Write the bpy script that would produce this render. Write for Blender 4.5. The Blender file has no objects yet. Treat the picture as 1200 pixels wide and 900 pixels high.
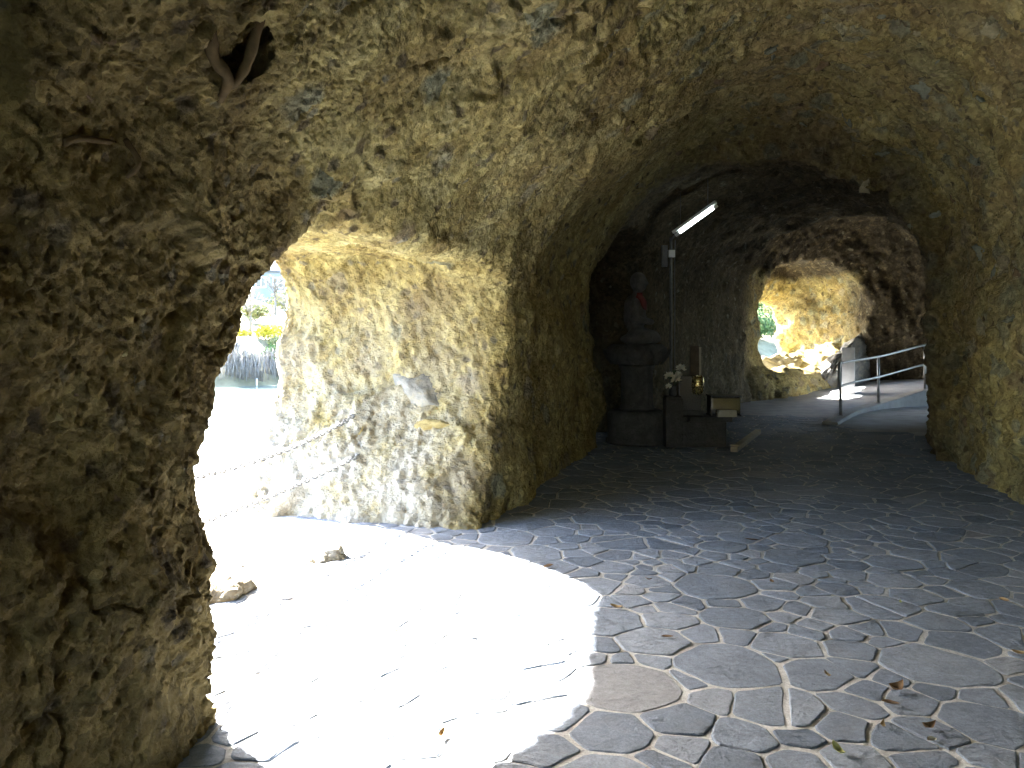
import bpy, bmesh, math, random
import numpy as np
from mathutils import Vector, Matrix, Quaternion
random.seed(7)
rng = np.random.default_rng(11)
R = math.radians
sc = bpy.context.scene
C = sc.collection

# ------------------------------------------------------------------ camera, sky, sun, exposure
cam_d = bpy.data.cameras.new('camera')
cam = bpy.data.objects.new('camera', cam_d); C.objects.link(cam)
cam_d.sensor_width = 36.0; cam_d.lens = 28.0
cam_d.shift_y = -0.05
cam_d.clip_start = 0.05; cam_d.clip_end = 2000
cam.location = (0, 0, 1.5); cam.rotation_euler = (R(90), 0, 0)
sc.camera = cam

SUN_EL = 31.0
SUN_AZ = math.atan2(-0.724, 0.69)            # from +Y towards +X
sun_from = Vector((math.sin(SUN_AZ)*math.cos(R(SUN_EL)), math.cos(SUN_AZ)*math.cos(R(SUN_EL)), math.sin(R(SUN_EL))))
world = bpy.data.worlds.new('World'); sc.world = world; world.use_nodes = True
wn = world.node_tree.nodes; wl = world.node_tree.links
sky = wn.new('ShaderNodeTexSky'); sky.sky_type = 'NISHITA'; sky.sun_disc = False
sky.sun_elevation = R(SUN_EL); sky.sun_rotation = SUN_AZ
sky.air_density = 1.0; sky.dust_density = 2.0; sky.ozone_density = 1.5
bg = wn['Background']; wl.new(sky.outputs[0], bg.inputs[0]); bg.inputs[1].default_value = 0.10
sl = bpy.data.lights.new('sun', 'SUN'); sl.energy = 5.0; sl.angle = R(0.5); sl.color = (1.0, 0.95, 0.86)
so = bpy.data.objects.new('sun', sl); C.objects.link(so)
so.rotation_euler = (-sun_from).to_track_quat('-Z', 'Y').to_euler(); so.location = (-20, 20, 20)
sc.view_settings.view_transform = 'Standard'; sc.view_settings.look = 'None'
sc.view_settings.gamma = 1.0; sc.view_settings.use_curve_mapping = False
sc.view_settings.exposure = 4.85
sc.render.engine = 'CYCLES'
sc.cycles.use_denoising = True
sc.cycles.use_adaptive_sampling = True; sc.cycles.adaptive_threshold = 0.02
sc.cycles.max_bounces = 10; sc.cycles.diffuse_bounces = 8; sc.cycles.glossy_bounces = 4
sc.cycles.sample_clamp_indirect = 12.0

# ------------------------------------------------------------------ helpers
def tag(o, label=None, cat=None, group=None, kind=None):
    if label: o['label'] = label
    if cat: o['category'] = cat
    if group: o['group'] = group
    if kind: o['kind'] = kind
    return o
def empty(name, loc=(0,0,0), rz=0.0):
    o = bpy.data.objects.new(name, None); C.objects.link(o)
    o.location = loc; o.rotation_euler = (0, 0, rz); o.empty_display_size = 0.1
    return o
def link(name, me, mat=None, parent=None):
    o = bpy.data.objects.new(name, me); C.objects.link(o)
    if mat is not None and len(me.materials) == 0: me.materials.append(mat)
    if parent is not None: o.parent = parent
    return o
def np_mesh(name, V, F, smooth=True):
    """V (n,3), F (m,k) quads or tris"""
    me = bpy.data.meshes.new(name)
    V = np.asarray(V, np.float32); F = np.asarray(F, np.int32)
    k = F.shape[1]
    me.vertices.add(len(V)); me.vertices.foreach_set('co', V.ravel())
    me.loops.add(F.size); me.loops.foreach_set('vertex_index', F.ravel())
    me.polygons.add(len(F)); me.polygons.foreach_set('loop_start', np.arange(0, F.size, k, dtype=np.int32))
    me.polygons.foreach_set('use_smooth', np.full(len(F), smooth))
    me.update(calc_edges=True)
    return me
def py_mesh(name, verts, faces, smooth=False):
    me = bpy.data.meshes.new(name); me.from_pydata([tuple(v) for v in verts], [], faces)
    if smooth: me.polygons.foreach_set('use_smooth', [True]*len(me.polygons))
    me.update(); return me
def bm_mesh(bm, name, smooth=False):
    me = bpy.data.meshes.new(name); bmesh.ops.recalc_face_normals(bm, faces=bm.faces)
    bm.to_mesh(me); bm.free()
    if smooth: me.polygons.foreach_set('use_smooth', [True]*len(me.polygons))
    me.update(); return me
def add_box(bm, c, s, rot=None, bevel=0.0):
    r = bmesh.ops.create_cube(bm, size=1.0)
    vs = r['verts']
    for v in vs: v.co = Vector((v.co.x*s[0], v.co.y*s[1], v.co.z*s[2]))
    if bevel > 0:
        es = list({e for v in vs for e in v.link_edges})
        b = bmesh.ops.bevel(bm, geom=es, offset=bevel, segments=2, affect='EDGES', profile=0.6)
        vs = list({v for f in b['faces'] for v in f.verts} | {v for v in vs if v.is_valid})
    for v in vs:
        co = v.co.copy()
        if rot is not None: co = rot @ co
        v.co = co + Vector(c)
    return vs
def box_obj(name, c, s, mat, parent=None, rot=None, bevel=0.004):
    bm = bmesh.new(); add_box(bm, c, s, rot, bevel)
    return link(name, bm_mesh(bm, name), mat, parent)
def tube_geo(pts, rad, seg=8, caps=True):
    pts = [Vector(p) for p in pts]; n = len(pts)
    rads = rad if hasattr(rad, '__len__') else [rad]*n
    V, F = [], []
    t0 = (pts[1]-pts[0]).normalized()
    up = Vector((0,0,1)) if abs(t0.z) < 0.9 else Vector((1,0,0))
    a = t0.cross(up).normalized()
    for i in range(n):
        t = (pts[min(i+1,n-1)]-pts[max(i-1,0)]).normalized()
        a = (a - t*a.dot(t)).normalized(); b = t.cross(a)
        for k in range(seg):
            w = 2*math.pi*k/seg
            V.append(pts[i] + (a*math.cos(w)+b*math.sin(w))*rads[i])
    for i in range(n-1):
        for k in range(seg):
            F.append((i*seg+k, i*seg+(k+1)%seg, (i+1)*seg+(k+1)%seg, (i+1)*seg+k))
    if caps:
        F.append(tuple(range(seg))[::-1]); F.append(tuple((n-1)*seg+k for k in range(seg)))
    return V, F
def tube_obj(name, pts, rad, mat, parent=None, seg=8, smooth=True):
    V, F = tube_geo(pts, rad, seg); return link(name, py_mesh(name, V, F, smooth), mat, parent)
def lathe_obj(name, prof, mat, parent=None, seg=32, loc=(0,0,0), fn=None, smooth=True):
    V, F = [], []
    for i, (r, z) in enumerate(prof):
        for k in range(seg):
            w = 2*math.pi*k/seg; rr = r if fn is None else fn(r, z, w)
            V.append((loc[0]+rr*math.cos(w), loc[1]+rr*math.sin(w), loc[2]+z))
    for i in range(len(prof)-1):
        for k in range(seg):
            F.append((i*seg+k, i*seg+(k+1)%seg, (i+1)*seg+(k+1)%seg, (i+1)*seg+k))
    F.append(tuple(range(seg))[::-1]); F.append(tuple((len(prof)-1)*seg+k for k in range(seg)))
    return link(name, py_mesh(name, V, F, smooth), mat, parent)

# ------------------------------------------------------------------ numpy noise
def _hash(ix, iy, iz, seed):
    h = (ix.astype(np.uint32)*np.uint32(374761393) + iy.astype(np.uint32)*np.uint32(668265263)
         + iz.astype(np.uint32)*np.uint32(2147483647 & 1274126177) + np.uint32(seed)*np.uint32(2654435761 & 0xffffffff))
    h = (h ^ (h >> np.uint32(13))) * np.uint32(1274126177)
    h ^= h >> np.uint32(16); h *= np.uint32(2246822519); h ^= h >> np.uint32(13)
    return h
def gnoise(P, seed=0):
    """gradient noise, P (n,3) -> about -1..1"""
    P = np.asarray(P, np.float32)
    I = np.floor(P); f = P - I; I = I.astype(np.int64)
    u = f*f*f*(f*(f*6-15)+10)
    out = np.zeros(len(P), np.float32)
    for dx in (0, 1):
        wx = u[:,0] if dx else 1-u[:,0]
        for dy in (0, 1):
            wy = u[:,1] if dy else 1-u[:,1]
            for dz in (0, 1):
                wz = u[:,2] if dz else 1-u[:,2]
                h = _hash(I[:,0]+dx, I[:,1]+dy, I[:,2]+dz, seed)
                gx = (h & np.uint32(1023)).astype(np.float32)/511.5-1
                gy = ((h >> np.uint32(10)) & np.uint32(1023)).astype(np.float32)/511.5-1
                gz = ((h >> np.uint32(20)) & np.uint32(1023)).astype(np.float32)/511.5-1
                out += wx*wy*wz*(gx*(f[:,0]-dx)+gy*(f[:,1]-dy)+gz*(f[:,2]-dz))
    return out*1.5
def fbm(P, octv=3, seed=0, gain=0.5, lac=2.03):
    a, s, o = 1.0, 1.0, 0
    for i in range(octv):
        o = o + a*gnoise(P*s + 17.3*i, seed+i*7); a *= gain; s *= lac
    return o
def worley(P, seed=0):
    """F1, F2, id of the nearest cell"""
    P = np.asarray(P, np.float32); I = np.floor(P).astype(np.int64)
    f1 = np.full(len(P), 9., np.float32); f2 = f1.copy(); idn = np.zeros(len(P), np.uint32)
    for dx in (-1,0,1):
        for dy in (-1,0,1):
            for dz in (-1,0,1):
                cx, cy, cz = I[:,0]+dx, I[:,1]+dy, I[:,2]+dz
                h = _hash(cx, cy, cz, seed)
                px = cx + (h & np.uint32(1023)).astype(np.float32)/1023
                py = cy + ((h >> np.uint32(10)) & np.uint32(1023)).astype(np.float32)/1023
                pz = cz + ((h >> np.uint32(20)) & np.uint32(1023)).astype(np.float32)/1023
                d = np.sqrt((P[:,0]-px)**2+(P[:,1]-py)**2+(P[:,2]-pz)**2).astype(np.float32)
                cl = d < f1
                f2 = np.where(cl, f1, np.minimum(f2, d)); idn = np.where(cl, h, idn); f1 = np.where(cl, d, f1)
    return f1, f2, (idn >> np.uint32(7) & np.uint32(1023)).astype(np.float32)/1023
def facets(P, seed=0):
    """broken-stone relief: every cell a tilted plane with its own height; also the cell's edge distance and id"""
    P = np.asarray(P, np.float32); I = np.floor(P).astype(np.int64)
    f1 = np.full(len(P), 9., np.float32); f2 = f1.copy(); idn = np.zeros(len(P), np.uint32); off = np.zeros_like(P)
    for dx in (-1,0,1):
        for dy in (-1,0,1):
            for dz in (-1,0,1):
                c = I+np.array((dx,dy,dz)); h = _hash(c[:,0], c[:,1], c[:,2], seed)
                q = P-c-np.stack([(h & np.uint32(1023)), (h >> np.uint32(10)) & np.uint32(1023), (h >> np.uint32(20)) & np.uint32(1023)], 1).astype(np.float32)/1023
                d = np.sqrt((q*q).sum(1)); cl = d < f1
                f2 = np.where(cl, f1, np.minimum(f2, d)); idn = np.where(cl, h, idn); off = np.where(cl[:,None], q, off); f1 = np.where(cl, d, f1)
    h2 = _hash(idn, idn >> np.uint32(3), idn >> np.uint32(11), seed+1)
    g = np.stack([(h2 & np.uint32(1023)), (h2 >> np.uint32(10)) & np.uint32(1023), (h2 >> np.uint32(20)) & np.uint32(1023)], 1).astype(np.float32)/511.5-1
    return (off*g).sum(1), f2-f1, (idn >> np.uint32(7) & np.uint32(1023)).astype(np.float32)/1023
def sstep(a, b, x):
    t = np.clip((x-a)/(b-a), 0, 1); return t*t*(3-2*t)
def smin(a, b, k):
    h = np.clip(0.5+0.5*(b-a)/k, 0, 1); return b*(1-h)+a*h - k*h*(1-h)
def smax(a, b, k): return -smin(-a, -b, k)

def surface_nets(Fv, org, h):
    """vertices and quads of the zero level; normals point to positive F"""
    S = Fv < 0
    nx, ny, nz = Fv.shape
    cnt = np.zeros((nx-1, ny-1, nz-1), np.uint8)
    for dx in (0,1):
        for dy in (0,1):
            for dz in (0,1):
                cnt += S[dx:nx-1+dx, dy:ny-1+dy, dz:nz-1+dz]
    act = np.argwhere((cnt > 0) & (cnt < 8))
    idx = np.full(cnt.shape, -1, np.int32); idx[act[:,0], act[:,1], act[:,2]] = np.arange(len(act))
    acc = np.zeros((len(act), 3), np.float64); num = np.zeros(len(act))
    corners = [(a,b,c) for a in (0,1) for b in (0,1) for c in (0,1)]
    for i, ca in enumerate(corners):
        for cb in corners[i+1:]:
            if sum(abs(ca[k]-cb[k]) for k in range(3)) != 1: continue
            fa = Fv[act[:,0]+ca[0], act[:,1]+ca[1], act[:,2]+ca[2]]
            fb = Fv[act[:,0]+cb[0], act[:,1]+cb[1], act[:,2]+cb[2]]
            m = (fa < 0) != (fb < 0)
            t = np.where(m, fa/np.where(m, fa-fb, 1), 0)[:,None]
            acc += np.where(m[:,None], np.array(ca)+t*(np.array(cb)-np.array(ca)), 0); num += m
    V = (act + acc/num[:,None])*h + np.array(org)
    quads = []
    for ax in range(3):
        a, b = (ax+1) % 3, (ax+2) % 3
        sl0 = [slice(1,-1)]*3; sl0[ax] = slice(0,-1)
        sl1 = [slice(1,-1)]*3; sl1[ax] = slice(1,None)
        s0, s1 = S[tuple(sl0)], S[tuple(sl1)]
        for flip in (False, True):
            e = np.argwhere((s0 & ~s1) if not flip else (~s0 & s1))
            base = e.copy(); base[:,a] += 1; base[:,b] += 1   # grid index of edge start
            q = []
            for (oa, ob) in ((-1,-1),(0,-1),(0,0),(-1,0)):
                c = base.copy(); c[:,a] += oa; c[:,b] += ob
                q.append(idx[c[:,0], c[:,1], c[:,2]])
            q = np.stack(q, 1)
            quads.append(q if not flip else q[:, ::-1])
    return V, np.concatenate(quads)
def vnormals(V, Q):
    n = np.cross(V[Q[:,2]]-V[Q[:,0]], V[Q[:,3]]-V[Q[:,1]])
    N = np.zeros_like(V)
    for k in range(4): np.add.at(N, Q[:,k], n)
    return N/np.maximum(np.linalg.norm(N, axis=1), 1e-9)[:,None]
def subdivide(V, Q, sel):
    """split the selected quads in four; mid points on the border of the selection are listed with their edge"""
    q = Q[sel]; m = len(q)
    E = np.concatenate([np.sort(q[:, [k, (k+1) % 4]], 1) for k in range(4)])
    U, inv, ct = np.unique(E, axis=0, return_inverse=True, return_counts=True)
    inv = inv.reshape(-1)
    n0 = len(V)
    mid = V[U].mean(1); cen = V[q].mean(1)
    V2 = np.concatenate([V, mid, cen])
    e = [n0+inv[k*m:(k+1)*m] for k in range(4)]; c = n0+len(U)+np.arange(m)
    nq = np.concatenate([np.stack([q[:,k], e[k], c, e[(k+3) % 4]], 1) for k in range(4)])
    border = np.nonzero(ct == 1)[0]
    return V2, np.concatenate([Q[~sel], nq]), (n0+border, U[border])

# ------------------------------------------------------------------ materials
MATS = {}
class NT:
    def __init__(s, name):
        s.m = bpy.data.materials.new(name); s.m.use_nodes = True
        s.t = s.m.node_tree; s.b = s.t.nodes['Principled BSDF']; s.pos = None
        MATS[name] = s.m
    def n(s, typ, **kw):
        nd = s.t.nodes.new(typ)
        for k, v in kw.items():
            if k.startswith('i_'): nd.inputs[k[2:].replace('_', ' ')].default_value = v
            else: setattr(nd, k, v)
        return nd
    def l(s, a, b): s.t.links.new(a, b)
    def P(s):
        if s.pos is None: s.pos = s.n('ShaderNodeNewGeometry').outputs['Position']
        return s.pos
    def noise(s, scale, detail=4, rough=0.55, vec=None, dist=0.0):
        nd = s.n('ShaderNodeTexNoise'); nd.inputs['Scale'].default_value = scale; nd.inputs['Detail'].default_value = detail
        nd.inputs['Roughness'].default_value = rough; nd.inputs['Distortion'].default_value = dist
        s.l(vec if vec is not None else s.P(), nd.inputs['Vector']); return nd.outputs['Fac']
    def voro(s, scale, feature='F1', vec=None, out='Distance', rand=1.0):
        nd = s.n('ShaderNodeTexVoronoi'); nd.feature = feature; nd.inputs['Scale'].default_value = scale; nd.inputs['Randomness'].default_value = rand
        s.l(vec if vec is not None else s.P(), nd.inputs['Vector']); return nd.outputs[out]
    def ramp(s, fac, stops, mode='LINEAR'):
        nd = s.n('ShaderNodeValToRGB'); cr = nd.color_ramp; cr.interpolation = mode
        while len(cr.elements) < len(stops): cr.elements.new(0.5)
        for e, (p, c) in zip(cr.elements, stops):
            e.position = p; e.color = (c, c, c, 1) if not hasattr(c, '__len__') else (*c[:3], 1)
        s.l(fac, nd.inputs[0]); return nd.outputs[0]
    def mix(s, fac, a, b, mode='MIX'):
        nd = s.n('ShaderNodeMix'); nd.data_type = 'RGBA'; nd.blend_type = mode
        for v, i in ((fac, 0), (a, 6), (b, 7)):
            if hasattr(v, 'is_linked') or hasattr(v, 'links'): s.l(v, nd.inputs[i])
            elif i == 0: nd.inputs[0].default_value = v
            else: nd.inputs[i].default_value = (*v[:3], 1) if hasattr(v, '__len__') else (v, v, v, 1)
        return nd.outputs[2]
    def math(s, op, a, b=0.0, clamp=False):
        nd = s.n('ShaderNodeMath'); nd.operation = op; nd.use_clamp = clamp
        for i, v in enumerate((a, b)):
            if hasattr(v, 'links'): s.l(v, nd.inputs[i])
            else: nd.inputs[i].default_value = v
        return nd.outputs[0]
    def mapr(s, v, a, b, c=0.0, d=1.0):
        nd = s.n('ShaderNodeMapRange'); s.l(v, nd.inputs[0])
        for i, x in enumerate((a, b, c, d)): nd.inputs[i+1].default_value = x
        return nd.outputs[0]
    def bump(s, h, strength=0.5, dist=0.02, prev=None):
        nd = s.n('ShaderNodeBump'); nd.inputs['Strength'].default_value = strength; nd.inputs['Distance'].default_value = dist
        s.l(h, nd.inputs['Height'])
        if prev is not None: s.l(prev, nd.inputs['Normal'])
        return nd.outputs[0]
    def vmul(s, v, k):
        nd = s.n('ShaderNodeVectorMath'); nd.operation = 'MULTIPLY'; s.l(v, nd.inputs[0]); nd.inputs[1].default_value = k; return nd.outputs[0]
    def out(s, col=None, rough=0.8, normal=None, metal=0.0, spec=0.4):
        if col is not None:
            if hasattr(col, 'links'): s.l(col, s.b.inputs['Base Color'])
            else: s.b.inputs['Base Color'].default_value = (*col, 1)
        if hasattr(rough, 'links'): s.l(rough, s.b.inputs['Roughness'])
        else: s.b.inputs['Roughness'].default_value = rough
        s.b.inputs['Metallic'].default_value = metal; s.b.inputs['Specular IOR Level'].default_value = spec
        if normal is not None: s.l(normal, s.b.inputs['Normal'])
        return s.m

A16 = math.atan2(0.2756, 0.9613)
def sn(X, Y): return X*0.2756+Y*0.9613, X*0.9613-Y*0.2756
def xy(s, n): return (0.2756*s+0.9613*n, 0.9613*s-0.2756*n)

def rock_mat(name):
    t = NT(name); P = t.P()
    sep = t.n('ShaderNodeSeparateXYZ'); t.l(P, sep.inputs[0])
    nn = t.math('SUBTRACT', t.math('MULTIPLY', sep.outputs[0], 0.9613), t.math('MULTIPLY', sep.outputs[1], 0.2756))
    big = t.noise(0.55, 5, 0.6, dist=0.4); mid = t.noise(2.3, 6, 0.65, dist=0.3); fine = t.noise(19, 6, 0.7); vf = t.noise(75, 4, 0.7)
    base = t.ramp(mid, [(0.28, (0.18,0.125,0.042)), (0.45, (0.335,0.262,0.095)), (0.58, (0.45,0.375,0.155)), (0.75, (0.54,0.48,0.26))])
    brown = t.ramp(t.noise(3.1, 5, 0.6), [(0.3, (0.19,0.135,0.068)), (0.7, (0.40,0.30,0.145))])
    col = t.mix(t.math('MULTIPLY', t.ramp(big, [(0.42, 0.0), (0.62, 0.75)]), t.mapr(nn, -1.6, 0.4, 0.25, 1.0)), base, brown)  # brown thinned on the left to paint bounce light onto the vault
    # grey-green clasts and mottling, mostly on the right-hand wall and vault
    vv = t.n('ShaderNodeTexVoronoi'); vv.inputs['Scale'].default_value = 4.2
    wob = t.n('ShaderNodeVectorMath'); wob.operation = 'ADD'
    nz = t.n('ShaderNodeTexNoise'); nz.inputs['Scale'].default_value = 5.0; nz.inputs['Detail'].default_value = 4
    t.l(P, nz.inputs['Vector']); t.l(P, wob.inputs[0]); t.l(t.vmul(nz.outputs['Color'], (0.16,)*3), wob.inputs[1]); t.l(wob.outputs[0], vv.inputs['Vector'])
    cs = t.n('ShaderNodeSeparateColor'); t.l(vv.outputs['Color'], cs.inputs[0])
    right = t.mapr(nn, -1.2, 1.9)
    thr = t.mapr(right, 0, 1, 0.9, 0.5)
    cl = t.math('MULTIPLY', t.math('GREATER_THAN', cs.outputs[0], thr), t.ramp(vv.outputs['Distance'], [(0.35, 1.0), (0.55, 0.0)]))
    ccol = t.ramp(cs.outputs[1], [(0.0, (0.13,0.14,0.11)), (0.3, (0.20,0.22,0.16)), (0.55, (0.30,0.29,0.20)), (0.8, (0.24,0.16,0.09)), (1.0, (0.40,0.37,0.26))])
    ccol = t.mix(t.ramp(fine, [(0.3, 0.0), (0.7, 0.6)]), ccol, (0.34,0.30,0.17))
    col = t.mix(t.math('MULTIPLY', cl, 0.85), col, ccol)
    gg = t.math('MULTIPLY', right, t.ramp(t.noise(1.4, 6, 0.62), [(0.45, 0.0), (0.65, 0.6)]))
    col = t.mix(gg, col, t.ramp(mid, [(0.3, (0.17,0.165,0.09)), (0.7, (0.34,0.325,0.18))]))
    ss = t.math('ADD', t.math('MULTIPLY', sep.outputs[0], 0.2756), t.math('MULTIPLY', sep.outputs[1], 0.9613))
    sw = t.math('ADD', ss, t.math('MULTIPLY', t.math('SUBTRACT', mid, 0.5), 0.8))
    # shade painted in as darker browns: near left wall, shrine tunnel
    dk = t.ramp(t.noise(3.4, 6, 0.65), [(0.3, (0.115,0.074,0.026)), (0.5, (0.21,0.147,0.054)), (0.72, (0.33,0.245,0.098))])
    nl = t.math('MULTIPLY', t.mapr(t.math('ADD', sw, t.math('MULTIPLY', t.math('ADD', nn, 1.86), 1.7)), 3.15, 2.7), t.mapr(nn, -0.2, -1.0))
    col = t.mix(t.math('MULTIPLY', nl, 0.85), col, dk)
    tunnel_shade = t.math('MULTIPLY', t.mapr(sw, 9.8, 10.5), t.mapr(ss, 18.6, 17.6))
    col = t.mix(t.math('MULTIPLY', tunnel_shade, 0.9), col, t.ramp(t.noise(2.6, 6, 0.65), [(0.3, (0.034,0.026,0.018)), (0.5, (0.065,0.05,0.034)), (0.75, (0.12,0.095,0.062))]))
    far_shade = t.math('MULTIPLY', t.mapr(ss, 15.5, 16.5), t.mapr(t.math('ADD', sep.outputs[2], t.math('MULTIPLY', mid, 0.5)), 3.0, 3.25))  # far chamber roof and right wall: shade painted as dark brown
    far_shade = t.math('MAXIMUM', far_shade, t.math('MULTIPLY', t.mapr(ss, 15.5, 16.5), t.mapr(t.math('ADD', nn, t.math('MULTIPLY', mid, 0.6)), 2.75, 3.15)))
    col = t.mix(far_shade, col, t.ramp(t.noise(5, 6, 0.7), [(0.3, (0.025,0.02,0.012)), (0.55, (0.07,0.055,0.034)), (0.75, (0.2,0.165,0.095))]))
    vd = t.n('ShaderNodeTexVoronoi'); vd.inputs['Scale'].default_value = 10.5; t.l(wob.outputs[0], vd.inputs['Vector'])
    cd = t.n('ShaderNodeSeparateColor'); t.l(vd.outputs['Color'], cd.inputs[0])
    dkc = t.math('MULTIPLY', t.math('GREATER_THAN', cd.outputs[1], 0.78), t.ramp(vd.outputs['Distance'], [(0.3, 0.8), (0.5, 0.0)]))
    col = t.mix(dkc, col, t.ramp(cd.outputs[2], [(0.0, (0.06,0.045,0.028)), (0.5, (0.15,0.11,0.06)), (1.0, (0.2,0.19,0.14))]))
    # small pale and dark grains
    sp = t.n('ShaderNodeTexVoronoi'); sp.inputs['Scale'].default_value = 24; t.l(wob.outputs[0], sp.inputs['Vector'])
    s2 = t.n('ShaderNodeSeparateColor'); t.l(sp.outputs['Color'], s2.inputs[0])
    gr = t.ramp(s2.outputs[0], [(0.0, 0.55), (0.35, 0.85), (0.7, 1.08), (1.0, 1.45)])
    col = t.mix(0.7, col, gr, 'MULTIPLY')
    col = t.mix(0.75, col, t.ramp(fine, [(0.25, 0.5), (0.5, 1.0), (0.75, 1.35)]), 'MULTIPLY')
    # floor bounce and sun bleaching painted in: paler towards the ground outside
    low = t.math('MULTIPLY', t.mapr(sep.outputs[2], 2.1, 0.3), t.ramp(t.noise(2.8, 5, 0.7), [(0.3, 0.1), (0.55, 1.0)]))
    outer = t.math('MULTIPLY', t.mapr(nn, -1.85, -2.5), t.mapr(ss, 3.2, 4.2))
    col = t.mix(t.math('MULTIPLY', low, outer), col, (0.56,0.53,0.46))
    h = t.math('ADD', t.math('MULTIPLY', fine, 1.0), t.math('MULTIPLY', vf, 0.45))
    h = t.math('SUBTRACT', h, t.math('MULTIPLY', t.ramp(t.voro(33, 'F1'), [(0.0, 0.0), (0.5, 0.5)]), 0.6))
    b = t.bump(t.math('ADD', h, t.math('MULTIPLY', t.noise(160, 3, 0.7), 0.4)), 1.0, 0.034)
    return t.out(col, 0.92, b, spec=0.2)
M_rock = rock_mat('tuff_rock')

def simple(name, c0, c1, scale=8, rough=0.8, bumps=0.3, bd=0.004, metal=0.0, bscale=60, spec=0.4):
    t = NT(name)
    col = t.ramp(t.noise(scale, 5, 0.6), [(0.3, c0), (0.7, c1)])
    b = t.bump(t.noise(bscale, 4, 0.6), bumps, bd)
    rr = t.mapr(t.noise(scale*2.2, 3), 0.3, 0.7, max(rough-0.1, 0.02), min(rough+0.1, 1))
    return t.out(col, rr, b, metal, spec)

# ------------------------------------------------------------------ the cave: a hollowed rock mass
def arch(q, z, hw, H, r):
    qx = np.abs(q)-(hw-r); qz = z-(H-r)
    return np.sqrt(np.maximum(qx,0)**2+np.maximum(qz,0)**2)+np.minimum(np.maximum(qx,qz),0)-r
def seg_arch(X, Y, z, a, b, hw, H, r):
    a = np.array(a); b = np.array(b); L = np.linalg.norm(b-a); u = (b-a)/L
    t = (X-a[0])*u[0]+(Y-a[1])*u[1]
    over = np.maximum(np.maximum(-t, t-L), 0)
    q = (X-a[0])*u[1]-(Y-a[1])*u[0]
    q = np.sqrt(q*q+over*over)
    return arch(q[...,None], z, hw, H, r)

H_ = 0.07
org = np.array((-5.2, -7.0, -0.6)); dims = (265, 480, 87)
gx = (org[0]+H_*np.arange(dims[0])).astype(np.float32); gy = (org[1]+H_*np.arange(dims[1])).astype(np.float32); gz = (org[2]+H_*np.arange(dims[2])).astype(np.float32)
X, Y = np.meshgrid(gx, gy, indexing='ij'); z = gz[None,None,:]
S_, N_ = sn(X, Y)
def grid_noise(scale, octv, seed, k=4):
    nd = [d//k+2 for d in dims]
    ax = [(org[i]+H_*k*np.arange(nd[i])) for i in range(3)]
    g = np.stack(np.meshgrid(*ax, indexing='ij'), -1).reshape(-1,3)*scale
    v = fbm(g, octv, seed).reshape(nd)
    for i in range(3):
        f = np.arange(dims[i])/k; i0 = f.astype(int); w = (f-i0).astype(np.float32)
        sh = [1,1,1]; sh[i] = -1; w = w.reshape(sh)
        v = np.take(v, i0, i)*(1-w)+np.take(v, i0+1, i)*w
    return v.astype(np.float32)

# near chamber
Hs = np.interp(S_, [-7,0,4,7,9.8], [3.9,4.0,4.15,4.15,4.12]).astype(np.float32)
hw1 = np.interp(S_, [-7,-5.6,-3.6,20], [1.55,1.55,2.05,2.05]).astype(np.float32)  # unseen rear mouth pinched in, sized for the light it lets through
Hs = Hs-np.interp(S_, [-7,-5.6,-3.6,20], [0.75,0.75,0,0]).astype(np.float32)
c1 = arch((N_-0.24)[...,None], z, hw1[...,None]+0.05, Hs[...,None], np.minimum(hw1[...,None]-0.05, 1.98))
c1 = smax(c1, (S_-10.3)[...,None], 0.25)
fade = (sstep(0.4,1.7,S_)*(1-0.22*sstep(5.9,9.5,S_)))[...,None]
c1 = smax(c1, (z-2.05)*0.72-(N_[...,None]+1.95)*0.70-1.6*(1-fade), 0.35)
air = c1
# second tunnel, far chamber, side passage, statue niche
air = smin(air, seg_arch(X, Y, z, (3.18,10.35), (6.95,16.25), 2.03, 3.66, 1.75), 0.12)
air = smin(air, seg_arch(X, Y, z, (6.9,16.4), (7.7,17.05), 2.0, 4.3, 1.8), 0.15)
air = smin(air, seg_arch(X, Y, z, (8.0,15.6), (13.5,16.6), 2.1, 3.0, 1.4), 0.2)
air = smin(air, seg_arch(X, Y, z, (1.55,11.15), (1.75,11.0), 0.85, 2.95, 0.75), 0.15)
# side opening to the river
znear = np.array([-0.5,0,0.5,1.0,1.35,1.67,2.04,2.4]); snear = np.array([2.78,2.74,2.6,2.48,2.72,3.0,3.25,3.4])
zfar = np.array([-0.5,0,0.4,1.0,1.6,2.1]); sfar = np.array([5.58,5.68,5.98,6.33,6.4,6.3])
sa = np.interp(gz, znear, snear).astype(np.float32); sb = np.interp(gz, zfar, sfar).astype(np.float32)
mid_s = (sa+sb)/2; half_s = (sb-sa)/2
zt = (2.16-0.17*sstep(-2.7,-1.9,N_)-0.27*sstep(5.2,3.8,S_)*sstep(-2.6,-3.4,N_))[...,None]
r_ = 0.28
qx = np.abs(S_[...,None]-mid_s)-(half_s-r_); qz = np.broadcast_to(z-(zt-r_), qx.shape)
op1 = np.sqrt(np.maximum(qx,0)**2+np.maximum(qz,0)**2)+np.minimum(np.maximum(qx,qz),0)-r_
op1 = smax(op1, (N_+1.2)[...,None], 0.05)
air = smin(air, op1, 0.10); del op1, qx, qz
# opening of the far chamber
air = smin(air, seg_arch(X, Y, z, (6.6,19.75), (-0.4,26.1), 1.95, 3.25, 1.1), 0.15)
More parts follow.
